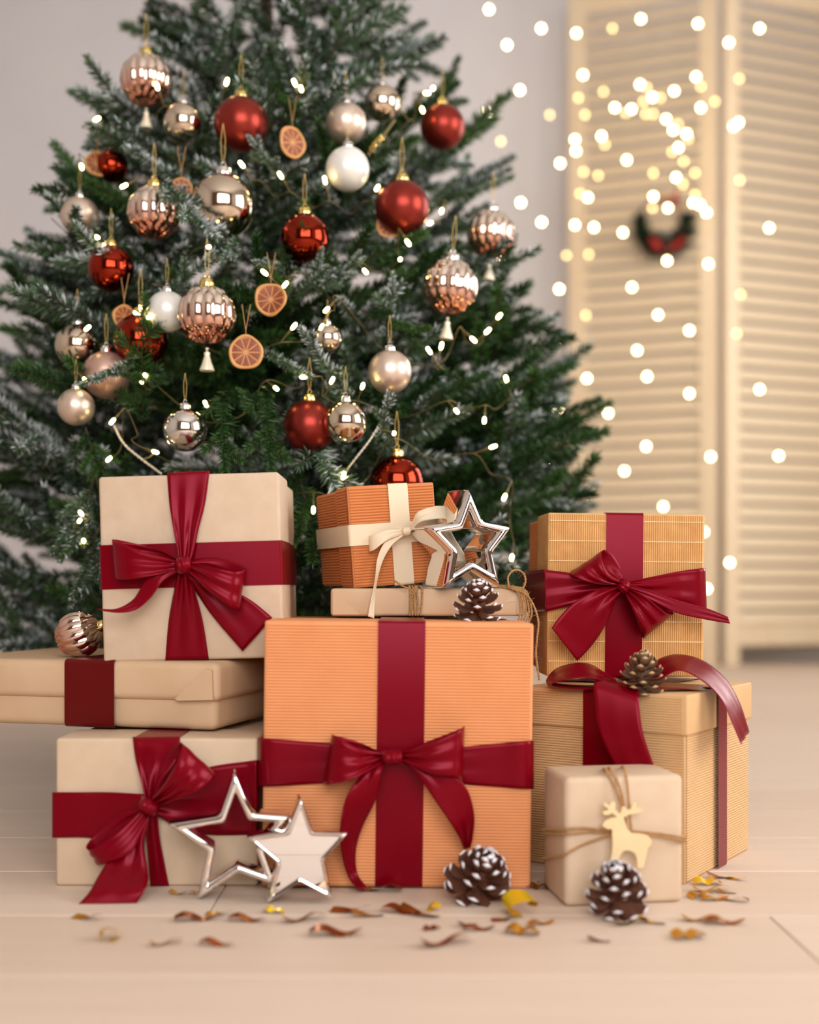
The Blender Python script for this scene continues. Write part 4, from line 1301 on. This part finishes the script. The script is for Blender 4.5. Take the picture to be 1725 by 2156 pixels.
def branch_mesh(L, frost, seed, bushy=1.0, narrow=False):
    rn = random.Random(seed)
    vs, fs, fr_, tn = [], [], [], []

    def blade(p, d, ln, wdt, f, t):
        s_ = d.cross(V((rn.uniform(-1, 1), rn.uniform(-1, 1), rn.uniform(-1, 1))))
        s_ = s_.normalized() * wdt if s_.length > 1e-6 else V((0, wdt, 0))
        n0 = len(vs)
        e = p + d * ln
        vs.extend((p - s_ * .6, p + s_ * .6, p + d * ln * .6 + s_, e, p + d * ln * .6 - s_))
        fs.append((n0, n0 + 1, n0 + 2, n0 + 3, n0 + 4))
        fr_.extend((f * .4, f * .4, f, f, f))
        tn.extend([t] * 5)

    def twig(p0, d0, ln, nl, fbase, dens=2000):
        d = d0.normalized()
        bend = V((0, 0, rn.uniform(.0, .5)))
        n_ = int(ln * dens)
        p = p0.copy()
        step = ln / n_
        path = [p.copy()]
        ph = rn.uniform(0, 6)
        tone0 = rn.uniform(.15, .75)
        for i in range(n_):
            t = i / n_
            d = (d + bend * step * 1.2).normalized()
            p = p + d * step
            if i % 12 == 0:
                path.append(p.copy())
            a = ph + i * 2.39996
            u = d.orthogonal().normalized()
            w_ = d.cross(u)
            rad = u * math.cos(a) + w_ * math.sin(a)
            spread = .95 - .45 * t ** 2
            dd = (d * (1 - spread * .55) + rad * spread + V((rn.gauss(0, .12), rn.gauss(0, .12), rn.gauss(0, .12)))).normalized()
            l2 = nl * (1 - .35 * t ** 4) * rn.uniform(.75, 1.1)
            f = 0.0
            if fbase > 0:
                pf_ = fbase * (0.25 + .85 * max(0, rad.z + .2)) * (.25 + .95 * t)
                f = rn.uniform(.7, 1.0) if rn.random() < pf_ else rn.uniform(0, .14)
            blade(p, dd, l2, .0013, f, max(0, min(1, tone0 + rn.uniform(-.2, .25))))
        path.append(p.copy())
        return path

    core = []
    ax = V((1, 0, 0))
    p = V((0, 0, 0))
    pts = [p.copy()]
    nst = 30
    for i in range(nst):
        ax = (ax + V((0, 0, rn.uniform(-.004, .012)))).normalized()
        p = p + ax * L / nst
        pts.append(p.copy())
    core.append(pts)
    n_t = max(4, int(L / .036 * bushy))
    for j in range(n_t):
        u = (.06 if narrow else .24) + (.86 if narrow else .70) * (j + rn.uniform(-.3, .3)) / n_t
        i = min(nst, max(0, int(u * nst)))
        sd = 1 if j % 2 else -1
        an = R_(rn.uniform(32, 52))
        d = V((math.cos(an), sd * math.sin(an), rn.uniform(-.30, .42)))
        ln = (.060 + .105 * (1 - abs(u - .45) * 1.1)) * rn.uniform(.8, 1.15) * min(1, L / .34 + .25)
        if narrow:
            ln *= .42
        pa = twig(pts[i], d, ln, .0215, frost * rn.uniform(.3, 1.15))
        core.append(pa)
    i0 = int(nst * (.03 if narrow else .45))
    twig(pts[i0], (pts[-1] - pts[i0]), (pts[-1] - pts[i0]).length * 1.06, .0225, frost)
    # inner short needles on the stem
    for k in range(int(L * 500)):
        i = rn.randint(0 if narrow else 2, i0 + 2)
        a = rn.uniform(0, 6.28)
        blade(pts[i] + V((rn.uniform(-.01, .01), 0, 0)), V((.5, math.cos(a), math.sin(a))).normalized(), .016, .0010, 0.0, rn.uniform(0, .4))
    nb = len(vs)
    cv, cf = [], []
    for pa in core:
        v_, f_ = tube(pa, [(.0014 if narrow else .0035) * (1 - .8 * i / len(pa)) if pa is core[0] else .0013 for i in range(len(pa))], 5, False)
        cf += [tuple(i + nb + len(cv) for i in f) for f in f_]
        cv += v_
    me = bpy.data.meshes.new('branch')
    me.from_pydata([tuple(v) for v in vs + cv], [], fs + cf)
    me.materials.append(M['needle']); me.materials.append(M['bark'])
    for nm, dat in (('frost', fr_ + [0.0] * len(cv)), ('tone', tn + [0.0] * len(cv))):
        at_ = me.attributes.new(nm, 'FLOAT', 'POINT')
        at_.data.foreach_set('value', dat)
    me.polygons.foreach_set('material_index', [0] * len(fs) + [1] * len(cf))
    me.update()
    return me


protos = {}
for li, L in enumerate((.20, .32, .45, .58, .70)):
    for fi, fz in enumerate((0.0, .42, .95)):
        for v_ in range(2 if L > .3 else 1):
            protos[(li, fi, v_)] = branch_mesh(L, fz, 100 + li * 10 + fi * 3 + v_)
LEN = (.20, .32, .45, .58, .70)
sprigs = {fi: branch_mesh(.17, fz, 300 + fi, .8, True) for fi, fz in enumerate((0.0, .5, 1.1))}


def place_branch(base, tip, fi, rn, roll=0.0, sprig=False):
    d = tip - base
    L = d.length
    li = min(range(5), key=lambda i: abs(LEN[i] - L))
    v_ = rn.randint(0, 1) if li > 0 else 0
    q = V((1, 0, 0)).rotation_difference(d.normalized())
    # keep the fan of twigs roughly level
    R3 = q.to_matrix()
    up = R3 @ V((0, 0, 1))
    x = d.normalized()
    y = V((0, 0, 1)).cross(x)
    y = y.normalized() if y.length > 1e-4 else V((0, 1, 0))
    z = x.cross(y)
    R3 = Matrix((x, y, z)).transposed() @ Matrix.Rotation(roll, 3, 'X')
    s_ = L / (.17 if sprig else LEN[li])
    Mx = Matrix.Translation(base - wl(tree)) @ R3.to_4x4() @ Matrix.Diagonal((s_, min(s_, 1.15), min(s_, 1.15), 1))
    inst('branch', sprigs[fi] if sprig else protos[(li, fi, v_)], tree, Mx)


def clash(base, tip):
    for k in range(1, 13):
        q_ = base.lerp(tip, .28 + .78 * k / 12)
        if q_.y < 0.6:
            continue
        px, py = CX + q_.x * F / q_.y, HZ - (q_.z - H) * F / q_.y
        if q_.y < 1.72 and q_.z < .62:
            return True
        for (bx, by, br, bY) in BAUB:
            if q_.y < bY + .03:
                dd = math.hypot(px - bx, py - by)
                if dd < br + 34:
                    return True
    return False


rn = random.Random(77)
z = .30
lev = 0
while z < 2.06:
    r = tr(z)
    n_ = max(5, int(r * 19))
    off = rn.uniform(0, 6.28)
    for k in range(n_):
        a = off + 2 * PI * (k + rn.uniform(-.25, .25)) / n_
        if math.sin(a) > .2 and rn.random() < .45:
            continue
        rr = r * rn.uniform(.84, 1.06)
        zz = z + rn.uniform(-.03, .03)
        if math.cos(a) < -.3 and zz > 1.02:
            rr *= .80
        el = rn.uniform(.10, .42)
        base = V((TX + .015 * math.cos(a), TY + .015 * math.sin(a), zz - rr * math.tan(el) * .9))
        if base.z < .12:
            base.z = .12
        tip = V((TX + rr * math.cos(a), TY + rr * math.sin(a), zz))
        t_ = 1.0
        while t_ > .42 and clash(base, base.lerp(tip, t_)):
            t_ -= .08
        tip = base.lerp(tip, t_)
        fi = rn.choices((0, 1, 2), (.36, .36, .28))[0]
        place_branch(base, tip, fi, rn, rn.uniform(-.3, .3))
    z += .072 if z < 1.6 else .09
    lev += 1

# branches and sprigs the photograph shows singly: base pixel, tip pixel, depth factor, frost
SPR = [((880, 900), (1218, 790), 1.0, 2), ((930, 860), (1108, 698), 1.0, 0), ((860, 760), (1096, 626), 1.0, 0), ((820, 480), (1042, 372), 1.0, 1), ((800, 400), (1002, 292), 1.0, 0),
       ((960, 1090), (1238, 1064), 1.0, 0), ((900, 1110), (1134, 1012), .96, 1), ((930, 1000), (1136, 900), .98, 2), ((960, 930), (1160, 872), 1.0, 0), ((820, 300), (966, 190), 1.0, 0),
       ((430, 330), (172, 212), 1.0, 2), ((440, 360), (206, 296), 1.0, 1), ((400, 620), (150, 560), 1.0, 2), ((380, 480), (120, 380), 1.0, 0), ((360, 760), (60, 640), 1.0, 1), ((330, 860), (60, 800), 1.0, 0),
       ((345, 385), (446, 512), 1.08, 2), ((395, 430), (380, 400), 1.08, 2), ((600, 380), (524, 300), 1.05, 2), ((420, 400), (268, 330), 1.05, 2), ((812, 730), (830, 590), 1.07, 2), ((800, 930), (822, 838), 1.09, 2),
       ((740, 840), (628, 712), 1.06, 2), ((860, 880), (1022, 806), 1.05, 2), ((330, 640), (450, 548), 1.02, 2), ((300, 880), (296, 640), 1.07, 0), ((470, 830), (470, 1000), 1.06, 0), ((560, 820), (566, 1000), 1.06, 0),
       ((640, 860), (700, 1060), 1.04, 1), ((620, 960), (668, 1180), 1.0, 0), ((1000, 1060), (1100, 1160), .98, 0), ((560, 740), (640, 800), 1.03, 1), ((500, 500), (470, 560), 1.06, 1), ((660, 600), (760, 560), 1.0, 2),
       ((700, 640), (640, 540), 1.0, 2), ((180, 900), (210, 1010), 1.0, 0), ((200, 1000), (160, 1150), .98, 1), ((180, 1080), (215, 1240), .97, 1), ((900, 700), (990, 640), 1.0, 0), ((600, 560), (540, 560), 1.06, 1),
       ((280, 760), (180, 820), 1.06, 1), ((360, 800), (260, 800), 1.06, 0), ((560, 640), (700, 600), 1.0, 1), ((780, 560), (860, 600), .98, 0), ((760, 650), (880, 720), 1.0, 0), ((560, 880), (520, 830), 1.0, 0), ((700, 180), (640, 230), 1.0, 2), ((560, 170), (620, 250), 1.0, 0)]
for (b0, t0, k, fi) in SPR:
    Yt = surfY(t0[0], t0[1], k)
    ln = math.hypot(b0[0] - t0[0], b0[1] - t0[1]) / F * 2
    Yb = max(Yt + .03, surfY(b0[0], b0[1], .9 if ln > .15 else .97)) if k < 1.05 else Yt + .05
    if t0[0] > 1000:
        Yt = max(Yt, 2.0)
        Yb = TY - .12
    place_branch(P(b0[0], b0[1], Yb), P(t0[0], t0[1], Yt), fi, rn, rn.uniform(-.4, .4), k >= 1.02)

# ------------------------------------------------------------------ fairy lights wound through the tree
pr = [(0.0003, -0.005), (0.0018, -0.0046), (0.0026, -0.0025), (0.0027, 0.003), (0.0022, .0055), (0.0012, 0.007), (0.0003, 0.0072)]
bv, bf = lathe(pr, 8)
tb_me = mesh('bulb', bv, bf, M['bulb_tree'])
sv, sf = lathe([(.0014, .0068), (.0017, .008), (.0016, .017), (.001, .018)], 7)
so_me = mesh('socket', sv, sf, M['wire'])
TREE_L = {
    'warm fairy light string wound through the top of the tree': [(205, 250), (330, 180), (478, 171), (620, 173), (634, 186), (712, 226), (835, 222), (890, 232), (900, 196), (912, 186)],
    'warm fairy light string wound round the tree above the red baubles': [(172, 352), (260, 392), (508, 345), (590, 368), (684, 378), (795, 395), (930, 445), (905, 470)],
    'warm fairy light string wound across the middle of the tree': [(205, 500), (220, 520), (440, 520), (556, 573), (600, 600), (770, 572), (843, 546), (860, 512)],
    'warm fairy light string wound past the orange slices to the right edge': [(185, 690), (287, 659), (297, 648), (312, 668), (620, 686), (677, 690), (687, 653), (903, 737), (930, 727), (998, 716), (1028, 696), (1052, 665)],
    'warm fairy light string wound low across the tree': [(180, 800), (297, 802), (306, 790), (433, 850), (582, 818), (638, 794), (700, 800), (764, 812), (962, 866), (1020, 886), (1066, 797)],
    'warm fairy light string with pale wire just above the gift boxes': [(170, 1080), (168, 1096), (176, 1138), (230, 966), (236, 888), (328, 952), (660, 1075), (724, 1000), (830, 912), (1040, 940), (1062, 1048), (1078, 1175)],
}
rn = random.Random(31)
for lab, pts in TREE_L.items():
    W3, tips = [], []
    for (x, y) in pts:
        Y = surfY(x, y, 1.03)
        if 0.5 < P(x, y, Y).z < .62:
            Y = max(Y, 1.69)
        tips.append(P(x, y, Y))
    root = thing('fairy_light_string', lab, 'fairy lights', (tips[0].x, tips[0].y, min(t.z for t in tips)), 'fairy lights on the tree')
    wp, stems = [], []
    for i, t in enumerate(tips):
        dirv = V((rn.uniform(-.6, .6), rn.uniform(.2, .7), rn.uniform(-.8, .8))).normalized()
        q = t + dirv * .032
        wp.append(q)
        ax = (q - t).normalized()
        rot = V((0, 0, 1)).rotation_difference(ax).to_matrix().to_4x4()
        inst('bulb', tb_me, root, Matrix.Translation(t - wl(root)) @ rot)
        so = inst('socket', so_me, root, Matrix.Translation(t - wl(root)) @ rot)
        stems.append((t + ax * .017, q))
    path = []
    for i in range(len(wp)):
        path.append(wp[i])
        if i + 1 < len(wp):
            mid = wp[i].lerp(wp[i + 1], .5)
            dl = (wp[i + 1] - wp[i]).length
            path.append(mid + V((0, min(.16, .6 * dl), -.08 * dl)))
    b = MB()
    b.add(tube(catmull(path, 8), .0008, 5))
    for s0, s1 in stems:
        b.add(tube([s0, s0.lerp(s1, .5), s1], .0009, 5))
    b.build('wire', M['wire'], root)
# three runs of wire that lie on the outside of the boughs
vis = thing('light_wire', 'pale twisted fairy light wire draped on the boughs above the kraft box', 'wire', P(270, 1000, 1.74))
mk('wire', *twine([P(240, 896, 1.72), P(262, 935, 1.70), P(300, 968, 1.70), P(340, 998, 1.72)], .0016, 2, .012)[0], M['wire_clear'], vis)
mk('stem', *tube([P(300, 968, 1.70), P(316, 962, 1.70), P(326, 953, 1.70)], .0012, 6), M['wire'], vis)
vis = thing('light_wire', 'pale twisted fairy light wire hanging beside the glossy champagne bauble', 'wire', P(728, 1000, 1.74))
mk('wire', *twine([P(805, 884, 1.70), P(780, 925, 1.69), P(745, 970, 1.69), P(722, 1000, 1.71)], .0014, 2, .012)[0], M['wire_clear'], vis)
mk('stem', *tube([P(795, 902, 1.695), P(812, 906, 1.695), P(828, 911, 1.695)], .0011, 6), M['wire'], vis)
vis = thing('light_wire', 'gold twisted fairy light wire slanting beside the small champagne bauble', 'wire', P(775, 325, 1.93))
Yv = surfY(800, 290, 1.05)
mk('wire', *tube([P(832, 252, Yv), P(800, 296, Yv), P(775, 326, Yv)], .0024, 7), M['wire'], vis)
mk('coil', *tube([P(806 - 26 * t + 5 * math.cos(t * 40), 286 + 32 * t + 3.5 * math.cos(t * 40), Yv - .005 + .004 * math.sin(t * 40)) for t in [i / 60 for i in range(61)]], .0014, 5), M['cap_gold'], vis)
